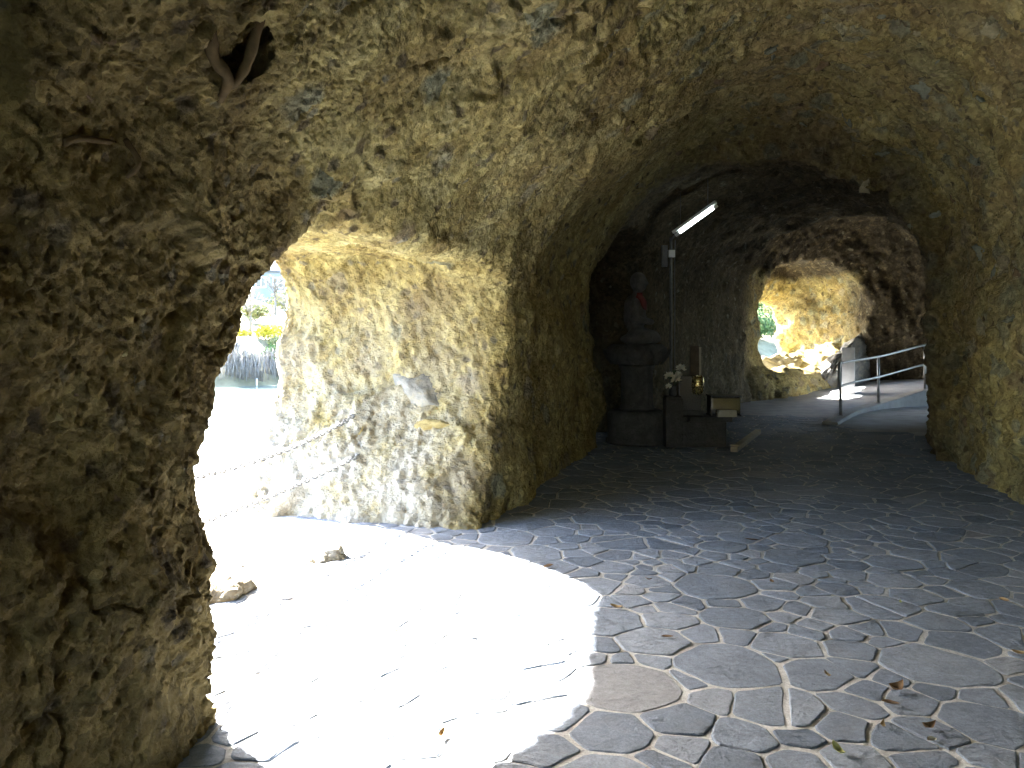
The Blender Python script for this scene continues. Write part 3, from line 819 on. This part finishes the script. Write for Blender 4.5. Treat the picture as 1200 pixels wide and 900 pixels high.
# house
hp = bank_at((336-600)/933, 34.0)
hs = empty('house', (hp.x, hp.y, hp.z-.4), R(20)); tag(hs, 'blue-grey house with white framed window on the far bank', 'house')
M_hwall = simple('house_wall', (.17,.20,.24), (.22,.25,.29), .8, .9); M_white = simple('white_paint', (.72,.72,.70), (.8,.8,.78), 4, .6); M_roof = simple('roof_tile', (.10,.11,.13), (.16,.17,.2), 2, .7)
M_glass = NT('dark_pane').out((.04,.05,.06), .08, spec=.6)
w_ = box_obj('wall', (0,0,1.9), (8.5,5.5,3.8), M_hwall, hs, bevel=.01)
rf = link('roof', py_mesh('roof', [(-4.8,-3.3,3.7),(4.8,-3.3,3.7),(4.8,3.3,3.7),(-4.8,3.3,3.7),(-4.8,0,5.4),(4.8,0,5.4),(-4.8,-3.3,3.55),(4.8,-3.3,3.55),(4.8,3.3,3.55),(-4.8,3.3,3.55)],
     [(0,1,5,4),(2,3,4,5),(1,2,5),(3,0,4),(6,9,8,7),(0,6,7,1),(1,7,8,2),(2,8,9,3),(3,9,6,0)]), M_roof, hs)
box_obj('balcony', (1.2,-3.2,1.1), (5.0,0.9,.18), M_white, hs)
for i, (wx, wz) in enumerate(((-1.3,2.2), (1.6,2.2), (-3.3,2.2), (3.4,2.2))):
    f = box_obj('window', (wx,-2.79,wz), (1.25,.1,1.4), M_white, hs)
    for sx in (-.29,.29): box_obj('pane', (wx+sx,-2.85,wz), (.46,.03,1.15), M_glass, f)

# ------------------------------------------------------------------ ray placing on the finished rock
from mathutils.bvhtree import BVHTree
m_ = (cen[:,1] > 0.6) & (cen[:,1] < 24)
BV = BVHTree.FromPolygons(V.tolist(), Q[m_].tolist())
def hit(px, py):
    d = Vector(((px-600)/933, 1, (390-py)/933)).normalized(); r = BV.ray_cast(Vector((0,0,1.5)), d)
    if r[0] is None: return None, None
    return r[0], (r[1] if r[1].dot(d) < 0 else -r[1])

# ------------------------------------------------------------------ stones set in the rock
def clast_mat(name, c0, c1, c2):
    t = NT(name); n1 = t.noise(9, 6, 0.65, dist=.4); n2 = t.noise(45, 5, 0.7)
    col = t.ramp(n1, [(0.28, c0), (0.52, c1), (0.75, c2)]); col = t.mix(.7, col, t.ramp(n2, [(.25,.65),(.75,1.3)]), 'MULTIPLY')
    return t.out(col, .9, t.bump(t.math('ADD', n2, n1), .8, .014), spec=.25)
M_cl = [clast_mat('grey_green_stone', (.11,.115,.085), (.19,.20,.15), (.27,.27,.19)), clast_mat('ochre_stone', (.22,.17,.07), (.36,.29,.13), (.45,.38,.2)),
        clast_mat('brown_stone', (.10,.065,.035), (.19,.13,.07), (.29,.21,.12)), clast_mat('pale_stone', (.22,.19,.11), (.32,.28,.17), (.40,.36,.24))]
M_streak = clast_mat('streaked_grey_stone', (.16,.16,.16), (.26,.255,.24), (.42,.38,.27))
M_blue = clast_mat('blue_grey_stone', (.20,.21,.22), (.33,.34,.36), (.47,.47,.46))
def hull(pts, sub=0, rough=0.0, seed=0):
    bm = bmesh.new()
    for p in pts: bm.verts.new(p)
    r = bmesh.ops.convex_hull(bm, input=bm.verts)
    for v in [v for v in bm.verts if not v.link_faces]: bm.verts.remove(v)
    if sub:
        bmesh.ops.triangulate(bm, faces=bm.faces)
        bmesh.ops.subdivide_edges(bm, edges=bm.edges, cuts=sub, use_grid_fill=True)
        bm.normal_update()
        P = np.array([v.co for v in bm.verts])
        dd = rough*(fbm(P*6, 3, seed)+0.5*fbm(P*19, 2, seed+3)-0.8*np.abs(gnoise(P*9, seed+5))+1.2*facets(P*7, seed+8)[0])
        for v, k in zip(list(bm.verts), dd): v.co += v.normal*float(k)
    return bm_mesh(bm, 'stone', sub > 0)
crs = random.Random(9)
shapes = []
for k in range(14):
    pp = []
    for j in range(17):
        v = Vector((crs.gauss(0,1), crs.gauss(0,1), crs.gauss(0,1))).normalized(); pp.append((v.x*crs.uniform(.75,1.1), v.y*crs.uniform(.55,.85), v.z*.55))
    shapes.append(pp)
meshes = {(k, j): None for k in range(14) for j in range(4)}
def clast(px, py, size, mi, sink=0.35, k=None):
    p, nrm = hit(px, py)
    if p is None: return
    k = crs.randrange(14) if k is None else k
    if meshes[(k, mi)] is None:
        me = hull(shapes[k], 2, .14, k); me.materials.append(M_cl[mi]); meshes[(k, mi)] = me
    s, n = sn(p.x, p.y)
    par = CAVE['cave_tunnel'] if s > 10 else CAVE['cave_ceiling'] if (nrm.z < -.45 and p.z > 2) else CAVE['cave_wall_right'] if n > .2 else CAVE['cave_pillar'] if s > 4.4 else CAVE['cave_wall_left']
    o = link('embedded_stone', meshes[(k, mi)], None, par)
    q = nrm.to_track_quat('Z', 'Y') @ Quaternion((0,0,1), crs.uniform(0, 6.28))
    o.rotation_mode = 'QUATERNION'; o.rotation_quaternion = q
    o.scale = (size, size, size*.6); o.location = p-nrm*size*.6*sink
# breccia of the right wall and vault
for k in range(150):
    px = crs.uniform(620, 1198); py = crs.uniform(2, 560)
    if py > 175+((px-870)/230)**2*180 and 640 < px < 1100: continue
    if px < 720 and crs.random() < .6: continue
    sz = crs.choice((.04,.05,.06,.08,.10,.13))
    clast(px, py, sz, crs.choice((0,0,0,2,1,3) if px > 800 else (1,1,2,3)), crs.uniform(.45,.85))
for (px, py, sz, mi) in ((1085,100,.17,0), (990,140,.13,0), (1150,295,.15,0), (1140,185,.13,0), (1165,35,.11,3), (1100,250,.11,0), (905,60,.10,0), (960,75,.11,2), (1035,180,.12,0), (735,150,.10,2), (840,95,.09,2)):
    clast(px, py, sz, mi, .25)
for k in range(70):    # left wall: smaller pieces
    px = crs.uniform(5, 235); py = crs.uniform(10, 880)
    clast(px, py, crs.choice((.014,.018,.024,.03)), crs.choice((1,2,2)), crs.uniform(.5,.8))
for k in range(34):    # pillar and lintel
    px = crs.uniform(340, 585); py = crs.uniform(20, 590)
    clast(px, py, crs.choice((.03,.04,.05,.07)), crs.choice((1,1,1,2)), crs.uniform(.6,.95))
# the big blue-grey block with its ochre underside in the pillar face
def block(px, py, prof, mat, name, label, thick, par, sub=3, rough=.02):
    p, nrm = hit(px, py)
    fwd = Vector((0,1,0)); pts = []
    for (x, y, o) in prof:
        q = at(x, y, p.y); pts.append(Vector((q.x, q.y-o*(0.36 if o > 0 else 0.6), q.z))-p); pts.append(Vector((q.x*1.0, q.y+thick, q.z))-p)
    o = link(name, hull(pts, sub, rough, 5), mat, par); o.location = p
    if label: o['label'] = label
    return o
pil_ = CAVE['cave_pillar']
def set_stone(px, py, sc_, spin, mat, label, sink, seed):
    p, nrm = hit(px, py); g = random.Random(seed); pp = []
    for j in range(22):
        v = Vector((g.gauss(0,1), g.gauss(0,1), g.gauss(0,1))).normalized(); pp.append((v.x*sc_[0]*g.uniform(.8,1.1), v.y*sc_[1]*g.uniform(.8,1.1), v.z*sc_[2]))
    o = link('embedded_stone', hull(pp, 5, .014, seed), mat, pil_); nn_ = Vector((-.25,-.95,.12)).normalized()
    o.rotation_mode = 'QUATERNION'; o.rotation_quaternion = nn_.to_track_quat('Z', 'Y') @ Quaternion((0,0,1), spin); o.location = p-nn_*sc_[2]*sink
    if label: o['label'] = label
set_stone(488, 458, (.42,.24,.22), R(-38), M_streak, 'large grey angular block jutting from pale pillar', .62, 4)
set_stone(508, 500, (.30,.10,.18), R(8), M_cl[1], 'ochre slab under the grey block', .8, 8)
# tilted grey rock and pale boulders by the far opening
def boulder(name, pts, mat, label, seed=3, rough=.075):
    c = sum((Vector(p) for p in pts), Vector())/len(pts); c.z = min(p[2] for p in pts)
    o = link(name, hull([Vector(p)-c for p in pts], 7, rough, seed), mat); o.location = c; tag(o, label, 'boulder')
    return o
boulder('tilted_boulder', [(6.75,18.4,-.1),(7.3,18.2,-.1),(6.95,18.5,.30),(7.3,18.45,.42),(7.6,18.7,.85),(8.2,18.95,1.42),(8.5,19.2,1.5),(8.4,18.8,.9),(8.6,18.9,-.1),(7.0,19.1,-.1),(7.2,19.0,.5),(7.8,19.2,1.05)], M_streak, 'grey tilted slab of rock leaning behind the white post')
boulder('pale_boulder', [(5.9,19.9,-.1),(7.0,19.6,-.1),(7.3,20.3,.7),(6.9,20.6,.95),(6.2,20.4,.75),(5.8,20.7,.3),(7.6,20.8,.9),(7.7,20.6,-.1),(6.0,21,-.1)], M_cl[3], 'pale sunlit boulder outside the far low wall')

# roots in the hollow at upper left
M_root = simple('dry_root', (.06,.04,.02), (.13,.09,.045), 14, .9, .6, .006, bscale=80, spec=.05)
def root(pxs, r, label, lift=.02):
    a_, na = hit(*pxs[0]); b_, nb = hit(*pxs[-1]); m = len(pxs)
    P = []
    for i in range(m):
        f = i/(m-1); P.append(a_.lerp(b_, f)+na.lerp(nb, f)*(lift-(.05 if i in (0, m-1) else 0))+Vector((brs.gauss(0,.012), brs.gauss(0,.012), brs.gauss(0,.01))))
    P = catmull([tuple(p) for p in P], 5); n = len(P)
    rr = [r*(1.15-.5*i/n)*(1+.12*math.sin(i*1.9)) for i in range(n)]
    c = P[0].copy(); o = tube_obj('dead_root', [p-c for p in P], rr, M_root, seg=9); o.location = c
    tag(o, label, 'root', 'roots in the left rock wall')
root([(246,18),(252,50),(258,80),(264,122)], .022, 'short upright root in the hollow at upper left', .02)
root([(312,30),(292,66),(275,90),(256,118)], .018, 'slanting root leaning right in the hollow at upper left', .025)
root([(62,168),(92,170),(120,176),(150,168)], .010, 'thin level root across the dark upper left rock')
root([(147,170),(150,190),(152,212)], .009, 'thin hanging root below the level one')
root([(248,345),(262,360),(274,371)], .013, 'stub of root at the edge of the left rock beside the river view', .006)
# ------------------------------------------------------------------ safety chains across the opening
M_galv = simple('dull_galvanised_steel', (.24,.24,.245), (.36,.36,.36), 30, .55, .2, .001, metal=.2)
def link_mesh():
    L, w, r = .035, .017, .0055
    cl = []
    for k in range(12):
        a = 2*math.pi*k/12; cx = (L-w) if math.cos(a) > 0 else -(L-w)
        cl.append(Vector((cx+w*math.cos(a), w*math.sin(a), 0)))
    V_, F_ = [], []
    for i, p in enumerate(cl):
        t = (cl[(i+1) % 12]-cl[i-1]).normalized(); o = t.cross(Vector((0,0,1)))
        for k in range(5):
            b = 2*math.pi*k/5; V_.append(p+o*r*math.cos(b)+Vector((0,0,1))*r*math.sin(b))
    for i in range(12):
        for k in range(5): F_.append((i*5+k, i*5+(k+1) % 5, ((i+1) % 12)*5+(k+1) % 5, ((i+1) % 12)*5+k))
    return py_mesh('link', V_, F_, True)
LM = link_mesh(); LM.materials.append(M_galv)
def chain(px, py, kz, smin_, s_end, n_end, label):
    p0, nrm = hit(px, py); s0, n0 = sn(p0.x, p0.y)
    def z(s): return kz[0]+kz[1]*(s-4.5)**2
    dz = p0.z-z(s0)
    pts = []
    for i in range(400):
        f = i/399; s = s0+(s_end-s0)*f; n = n0+(n_end-n0)*f; x, y = xy(s, n); pts.append(Vector((x, y, z(s)+dz*(1-f)**2)))
    e = empty('safety_chain', pts[0]); tag(e, label, 'chain', 'safety chains across the river opening')
    acc, nxt, i, k = 0, 0.0, 0, 0
    pitch = .0565
    for a, b in zip(pts, pts[1:]):
        acc += (b-a).length
        if acc >= nxt:
            o = link('link', LM, None, e); d = (b-a).normalized()
            q = d.to_track_quat('X', 'Z') @ Quaternion((1,0,0), R(45+90*(k % 2)))
            o.rotation_mode = 'QUATERNION'; o.rotation_quaternion = q; o.location = a-pts[0]; nxt += pitch; k += 1
    ring = tube_obj('anchor_bolt', [Vector((0,0,0))+nrm*.03, -nrm*.08], .012, M_galv, e)
chain(415, 487, (.64,.042), 0, 2.3, -2.95, 'upper galvanised chain across the river opening')
chain(418, 535, (.385,.0125), 0, 2.3, -2.95, 'lower galvanised chain across the river opening')

# ------------------------------------------------------------------ statue, pedestal and altar
M_stone = clast_mat('statue_granite', (.045,.043,.041), (.07,.067,.064), (.105,.10,.095))
M_dark = simple('polished_dark_granite', (.05,.05,.055), (.09,.09,.095), 60, .14, .02, .001, bscale=200, spec=.6)
M_red = simple('red_cloth', (.10,.012,.010), (.15,.02,.016), 20, .9, .5, .003, bscale=250)
px0 = Vector((1.70, 10.85, 0))
ped = empty('stone_pedestal', px0); tag(ped, 'round lotus topped stone pedestal under the seated statue', 'pedestal')
lathe_obj('base', [(.42,0),(.42,.06),(.40,.075),(.40,.40),(.37,.44),(.30,.46),(.0,.46)], M_stone, ped, 40)
lathe_obj('shaft', [(.235,.455),(.235,.50),(.215,.53),(.215,.98),(.24,1.03),(.25,1.07),(0,1.07)], M_stone, ped, 64, fn=lambda r, z, w: r*(1-.035*(abs(math.sin(w*8)) < .45) if .5 < z < 1.0 else 1))
lotus = lathe_obj('lotus_dish', [(.20,1.055),(.30,1.09),(.39,1.17),(.415,1.25),(.40,1.30),(.34,1.345),(0,1.35)], M_stone, ped, 40)
def petal_mesh():
    V_, F_ = [], []
    for i in range(7):
        t = i/6; w = .085*math.sin(math.pi*min(1, t*.86+.14))**.7; zz = 1.075+.21*t; rr = .33+.11*math.sin(t*1.5)
        for k in range(5):
            u = (k-2)/2; V_.append((rr+.03*(1-u*u), u*w, zz))
    for i in range(6):
        for k in range(4): F_.append((i*5+k, i*5+k+1, i*5+k+6, i*5+k+5))
    return py_mesh('petal', V_, F_, True)
PM = petal_mesh(); PM.materials.append(M_stone)
for k in range(14):
    o = link('petal', PM, None, lotus); o.rotation_euler = (0, 0, 2*math.pi*k/14)

def sdf_mesh(name, f, lo, hi, h):
    lo = np.array(lo); dm = ((np.array(hi)-lo)/h).astype(int)+1
    g = np.stack(np.meshgrid(*[lo[i]+h*np.arange(dm[i]) for i in range(3)], indexing='ij'), -1)
    Fv = f(g[...,0], g[...,1], g[...,2]).astype(np.float32)
    Vv, Qq = surface_nets(Fv, lo, h)
    return np_mesh(name, Vv, Qq)
def ell(x, y, z, c, r):
    k = np.sqrt(((x-c[0])/r[0])**2+((y-c[1])/r[1])**2+((z-c[2])/r[2])**2); return (k-1)*min(r)
def cap(x, y, z, a, b, ra, rb):
    a = np.array(a); b = np.array(b); ab = b-a
    t = np.clip(((x-a[0])*ab[0]+(y-a[1])*ab[1]+(z-a[2])*ab[2])/(ab@ab), 0, 1)
    return np.sqrt((x-a[0]-ab[0]*t)**2+(y-a[1]-ab[1]*t)**2+(z-a[2]-ab[2]*t)**2)-(ra+(rb-ra)*t)
def figure(x, y, z):
    d = ell(x, y, z, (-.03,0,.40), (.15,.17,.27))
    d = smin(d, ell(x, y, z, (-.02,0,.56), (.12,.205,.09)), .06)
    d = smin(d, cap(x, y, z, (-.01,0,.60), (.01,0,.72), .06,.055), .03)
    for s in (-1,1):
        d = smin(d, cap(x, y, z, (-.01,s*.185,.55), (.03,s*.225,.34), .068,.06), .03)
        d = smin(d, cap(x, y, z, (.03,s*.225,.34), (.19,s*.05,.30), .056,.036), .03)
        d = smin(d, cap(x, y, z, (.02,s*.12,.13), (.17,s*.25,.10), .115,.085), .05)
        d = smin(d, cap(x, y, z, (.17,s*.25,.10), (.25,-s*.05,.09), .08,.05), .03)
    d = smin(d, ell(x, y, z, (.04,0,.07), (.26,.31,.09)), .05)
    d = smin(d, ell(x, y, z, (.17,0,.30), (.07,.075,.035)), .02)
    # sleeve hollows between arm and trunk
    hd = ell(x, y, z, (.02,0,.85), (.115,.10,.135))
    hd = smin(hd, ell(x, y, z, (.05,0,.79), (.075,.075,.06)), .04)
    hd = smin(hd, cap(x, y, z, (.125,0,.875), (.145,0,.825), .012,.02), .015)
    hd = smin(hd, cap(x, y, z, (.108,-.04,.885), (.108,.04,.885), .010,.010), .015)
    hd = smax(hd, -cap(x, y, z, (.128,-.03,.785), (.128,.03,.785), .006,.006), .01)
    for s in (-1,1):
        hd = smax(hd, -ell(x, y, z, (.122,s*.042,.862), (.014,.02,.009)), .01)
        hd = smin(hd, ell(x, y, z, (.0,s*.103,.835), (.022,.014,.06)), .01)
    return smin(d, hd, .02)
st = empty('seated_statue', px0+Vector((0,0,1.345)), R(-22)); tag(st, 'seated stone figure with bare head and red bib on lotus pedestal', 'statue')
link('body', sdf_mesh('body', figure, (-.35,-.42,-.03), (.38,.42,1.03), .0125), clast_mat('pale_statue_stone', (.07,.067,.064), (.11,.106,.10), (.15,.144,.138)), st)
def bib(x, y, z):
    f = figure(x, y, z)
    shell = np.maximum(f-.014, -(f-.004))
    shape = np.maximum(np.sqrt((y/.15)**2+((z-.60)/.14)**2)*.1-.1, .02-x)
    return np.maximum(shell, np.maximum(shape, z-.70))
link('bib', sdf_mesh('bib', bib, (-.02,-.2,.42), (.3,.2,.75), .006), M_red, st)

yy = 10.45
fs = empty('flower_stand', (2.11, yy, 0)); tag(fs, 'plain square stone post holding the white flowers', 'flower stand')
box_obj('post', (0,0,.32), (.22,.22,.64), M_stone, fs, bevel=.008); box_obj('cap', (0,0,.655), (.20,.20,.03), M_stone, fs, bevel=.004)
fl = empty('flower_vase', (2.11, yy, .67)); tag(fl, 'vase of white flowers with dark leaves on the stone post', 'flowers')
lathe_obj('vase', [(.045,0),(.055,.03),(.045,.1),(.055,.14),(.035,.14),(.035,.05),(0,.05)], M_dark, fl, 20)
M_petal = simple('white_petal', (.55,.50,.40), (.72,.68,.58), 20, .8); M_leaf = simple('dark_leaf', (.03,.05,.02), (.06,.09,.035), 10, .6)
def flower(c, r, seed):
    g = np.random.default_rng(seed); Vv, Ff = [], []
    for k in range(26):
        d = Vector(g.normal(size=3)).normalized()
        if d.z < -.4: d.z = -d.z
        a = d.orthogonal().normalized()*r*.28; p = Vector(c); b = len(Vv)
        Vv += [p, p+d*r*.6+a, p+d*r+d.orthogonal()*.01, p+d*r*.6-a]; Ff.append((b, b+1, b+2, b+3))
    return py_mesh('flower', Vv, Ff)
for i, (x, z_, r) in enumerate(((-.055,.26,.075), (.03,.22,.085), (.10,.36,.075), (-.06,.13,.05), (.06,.28,.06))):
    link('flower', flower((x,-.04,z_), r, i), M_petal, fl)
    tube_obj('stem', [(0,0,.1), (x*.5,-.02,z_*.7), (x,-.035,z_)], .005, M_leaf, fl, 5)
for i in range(9):
    w = brs.uniform(0, 6.28); l = brs.uniform(.1,.2); z_ = brs.uniform(.15,.32); c, s_ = math.cos(w), math.sin(w)
    link('leaf', py_mesh('leaf', [(0,0,z_-.05), (c*l*.5-s_*.03, s_*l*.5+c*.03, z_+.03), (c*l,s_*l,z_), (c*l*.5+s_*.03, s_*l*.5-c*.03, z_+.03)], [(0,1,2,3)]), M_leaf, fl)

al = empty('stone_altar', (2.42, 10.6, 0)); tag(al, 'low rectangular stone altar with overhanging top slab', 'altar')
box_obj('base', (0.05,0,.17), (.66,.42,.34), M_stone, al, bevel=.01); box_obj('top_slab', (.16,-.02,.375), (.56,.50,.065), M_stone, al, bevel=.006); box_obj('side_slab', (-.215,0,.375), (.18,.40,.065), M_stone, al, bevel=.006)
ib = empty('incense_cabinet', (2.36, 10.68, .4075)); tag(ib, 'polished dark stone incense cabinet standing on the altar', 'cabinet')
box_obj('plinth', (0,0,.03), (.36,.30,.06), M_stone, ib, bevel=.004); box_obj('body', (0,0,.29), (.30,.26,.46), M_dark, ib, bevel=.012)
lathe_obj('side_bowl', [(.04,-.02),(.075,.0),(.085,.1),(.08,.2),(.06,.23),(0,.23)], simple('brass_bowl', (.42,.33,.14), (.55,.44,.2), 20, .25, .1, .001, metal=.8), ib, 24, (.09,-.17,.30))
ob = empty('offering_box', (2.80, 10.55, .4075)); tag(ob, 'shiny metal offering box with glass front on the altar', 'box')
M_mirror = NT('polished_steel').out((.26,.255,.24), .10, metal=1.0)
box_obj('front_panel', (0,-.12,.135), (.36,.012,.20), M_mirror, ob, bevel=.002); box_obj('side_panel', (.185,0,.135), (.012,.24,.24), M_mirror, ob, bevel=.002); box_obj('side_panel', (-.185,0,.135), (.012,.24,.24), M_mirror, ob, bevel=.002)
box_obj('lid', (0,0,.262), (.40,.28,.018), M_dark, ob, bevel=.003); box_obj('bottom', (0,0,.01), (.40,.28,.018), M_dark, ob, bevel=.003); box_obj('back_panel', (0,.12,.135), (.36,.012,.22), M_dark, ob, bevel=.002)
M_paper = simple('cream_paper', (.36,.34,.28), (.46,.44,.37), 12, .8)
bk = empty('booklet_stack', (2.79, 10.36, .4075)); tag(bk, 'small stack of cream booklets before the offering box', 'booklets')
for k in range(3): box_obj('booklet', (.004*k,.003*k,.014+.028*k), (.25-.01*k,.09,.026), M_paper, bk, bevel=.002)
tb = empty('wooden_tablet', (2.53, 11.05, 0)); tag(tb, 'tall dark upright wooden tablet behind the altar', 'tablet')
M_wood = simple('dark_wood', (.05,.035,.025), (.10,.075,.05), 9, .7, .4, .003); M_wood2 = simple('pale_wood', (.34,.29,.21), (.46,.40,.3), 12, .75, .4, .003)
box_obj('board', (0,0,.66), (.12,.05,1.32), M_wood, tb); box_obj('edge_strip', (.075,0,.65), (.028,.056,1.30), M_wood2, tb)
es = empty('edging_board', (3.2, 10.84, 0.013), -math.atan2(.87, 1.84)); tag(es, 'straight pale timber lying on the floor beside the altar', 'timber')
box_obj('board', (0,0,.032), (.085,2.03,.06), M_wood2, es, bevel=.006); box_obj('cleat', (0,-.9,.07), (.12,.05,.02), M_wood2, es, bevel=.003)

# ------------------------------------------------------------------ fluorescent lamp on its pole
lp = empty('tube_lamp', (2.235, 11.2, 0)); tag(lp, 'lit fluorescent tube tilted on a thin pole above the altar', 'lamp')
M_pole = simple('grey_painted_steel', (.10,.10,.10), (.16,.16,.155), 20, .5, .1, .001, metal=.3)
tube_obj('pole', [(0,0,0),(0,0,2.84)], .02, M_pole, lp, 10); tube_obj('cable', [(.05,-.01,.9),(.052,-.01,1.8),(.05,-.01,2.55),(.06,-.01,2.8)], .007, M_pole, lp, 6)
box_obj('junction_box', (.005,-.03,2.61), (.085,.06,.10), M_white, lp); box_obj('switch_box', (-.09,.0,2.58), (.08,.07,.30), M_pole, lp)
ta = at(793,275,11.15)-Vector((2.235,11.2,0)); tb_ = at(839,242,10.8)-Vector((2.235,11.2,0)); td = (tb_-ta).normalized()
M_tube = NT('lit_tube'); M_tube.b.inputs['Emission Color'].default_value = (.86,1.0,.95,1); M_tube.b.inputs['Emission Strength'].default_value = 0.7; M_tube = M_tube.out((.8,.85,.82), .4)
tube_obj('tube', [ta+td*.05, tb_-td*.03], .019, M_tube, lp, 12)
tube_obj('end_cap', [ta-td*.02, ta+td*.055], .024, M_white, lp, 12); tube_obj('end_cap', [tb_-td*.035, tb_+td*.02], .022, M_white, lp, 12)
up = Vector((0,0,1)); up = (up-td*up.dot(td)).normalized()
q = td.to_track_quat('Y', 'Z').to_matrix()
box_obj('batten', (ta+tb_)/2+up*.055, (.06,(tb_-ta).length+.06,.04), M_white, lp, rot=q)
tube_obj('bracket', [(0,0,2.80), ta+up*.04+td*.05], .012, M_pole, lp, 6)
for f in (.15,.85): tube_obj('hanger', [ta+(tb_-ta)*f+up*.06, ta+(tb_-ta)*f+up*.06+Vector((0,0,.55))], .005, M_pole, lp, 5)

# ------------------------------------------------------------------ railing and post of the far chamber
M_rail = simple('weathered_rail_steel', (.28,.28,.28), (.42,.42,.41), 14, .45, .2, .001, metal=.7)
rr = empty('metal_railing', (5.65,13.7,.06)); tag(rr, 'grey two bar metal railing curving up along the ramp', 'railing')
o0 = Vector((5.65,13.7,.06)); par = [p for p in rl if p.x >= 5.6]
def onk(p, h): return Vector((p.x, p.y, p.z+.06+h))-o0
for h_, r_ in ((.90,.024), (.50,.021)):
    tube_obj('rail', [onk(p, h_) for p in par], r_, M_rail, rr, 10)
p0 = par[0]; dirb = (par[0]-par[1]).normalized()
tube_obj('end_bend', [onk(p0,.90), onk(p0,.89)+dirb*.07, onk(p0,.83)+dirb*.12, onk(p0,.70)+dirb*.13, onk(p0,.57)+dirb*.12, onk(p0,.51)+dirb*.07, onk(p0,.50)], .024, M_rail, rr, 10)
for tx in (5.66,7.2,8.45,10.2,12.2):
    p = min(rl, key=lambda q: abs(q.x-tx))
    po = tube_obj('post', [onk(p,-.05), onk(p,.90)], .024, M_rail, rr, 10)
    lathe_obj('foot_plate', [(.05,0),(.05,.008),(.03,.012),(0,.012)], M_rail, po, 16, tuple(onk(p,0)))
wp = empty('concrete_post', (7.33, 17.35, -.02), R(-24)); tag(wp, 'square white concrete post behind the railing', 'post')
M_wc = simple('whitewashed_concrete', (.55,.55,.56), (.72,.72,.72), 6, .85, .5, .004)
box_obj('shaft', (0,0,.6), (.26,.26,1.2), M_wc, wp, bevel=.015); box_obj('base', (0,0,.08), (.31,.31,.16), M_conc, wp, bevel=.01)

# ------------------------------------------------------------------ fallen leaves
M_lv = [simple('brown_leaf', (.10,.06,.03), (.20,.12,.06), 30, .8), simple('tan_leaf', (.28,.19,.09), (.38,.27,.14), 30, .8), simple('yellow_green_leaf', (.30,.33,.10), (.46,.46,.20), 30, .7), simple('pale_leaf', (.55,.53,.42), (.65,.63,.52), 30, .8)]
def leaf_mesh(L, w, curl):
    V_, F_ = [], []
    for i in range(7):
        t = i/6; ww = w*math.sin(math.pi*t**.8)**.9; zz = curl*(t-.5)**2*4*L*.3
        V_ += [((t-.5)*L, -ww, zz+ww*.5+.004), ((t-.5)*L, 0, zz+.003), ((t-.5)*L, ww, zz+ww*.6+.004)]
    for i in range(6):
        a = i*3; F_ += [(a,a+3,a+4,a+1), (a+1,a+4,a+5,a+2)]
    return py_mesh('leaf', V_, F_, True)
LFS = [(880,635,.10,0,'brown fallen leaf upright between slabs in mid floor'), (642,667,.08,0,'dark fallen leaf just beyond the sunlit patch'), (722,715,.07,1,'tan fallen leaf touching the right edge of the sunlit patch'),
       (782,750,.06,0,'small reddish brown leaf right of the sunlit patch'), (905,685,.05,0,'tiny brown leaf in the middle of the floor'), (1055,709,.045,2,'small green leaf on the slabs at the right'),
       (1177,707,.06,1,'tan leaf on the slabs at the far right'), (760,682,.05,0,'dark leaf on a mortar joint near the sunlit patch'), (1050,812,.09,0,'curled dark leaf at lower right, upper of a pair'), (1044,829,.07,0,'small brown leaf just below a curled dark one'),
       (1087,857,.08,0,'dark curled leaf on the front slabs beside a pale scrap'), (1034,855,.05,1,'tan crumpled leaf at lower right'), (1091,872,.05,3,'pale crumpled scrap of leaf at lower right'), (982,886,.075,2,'yellow green leaf at the bottom edge of the floor'),
       (1195,770,.07,1,'tan leaf cut by the right edge of the view'), (969,795,.05,1,'tan leaf wedged in a joint in the front floor'), (517,867,.065,1,'tan leaf lying in the sunlit patch'), (553,749,.05,0,'dark leaf in the middle of the sunlit patch'), (465,744,.05,0,'small dark leaf in the left of the sunlit patch')]
for i, (px, py, L, mi, lab) in enumerate(LFS):
    d = 1.5*933/(py-390.)
    o = link('fallen_leaf', leaf_mesh(L, L*brs.uniform(.18,.28), brs.uniform(.2,1.2)), M_lv[mi]); o.location = ((px-600)/933*d, d, .012)
    o.rotation_euler = (brs.uniform(-.2,.2), brs.uniform(-.1,.1), brs.uniform(0,6.28)); tag(o, lab, 'leaf', 'fallen leaves on the paving')
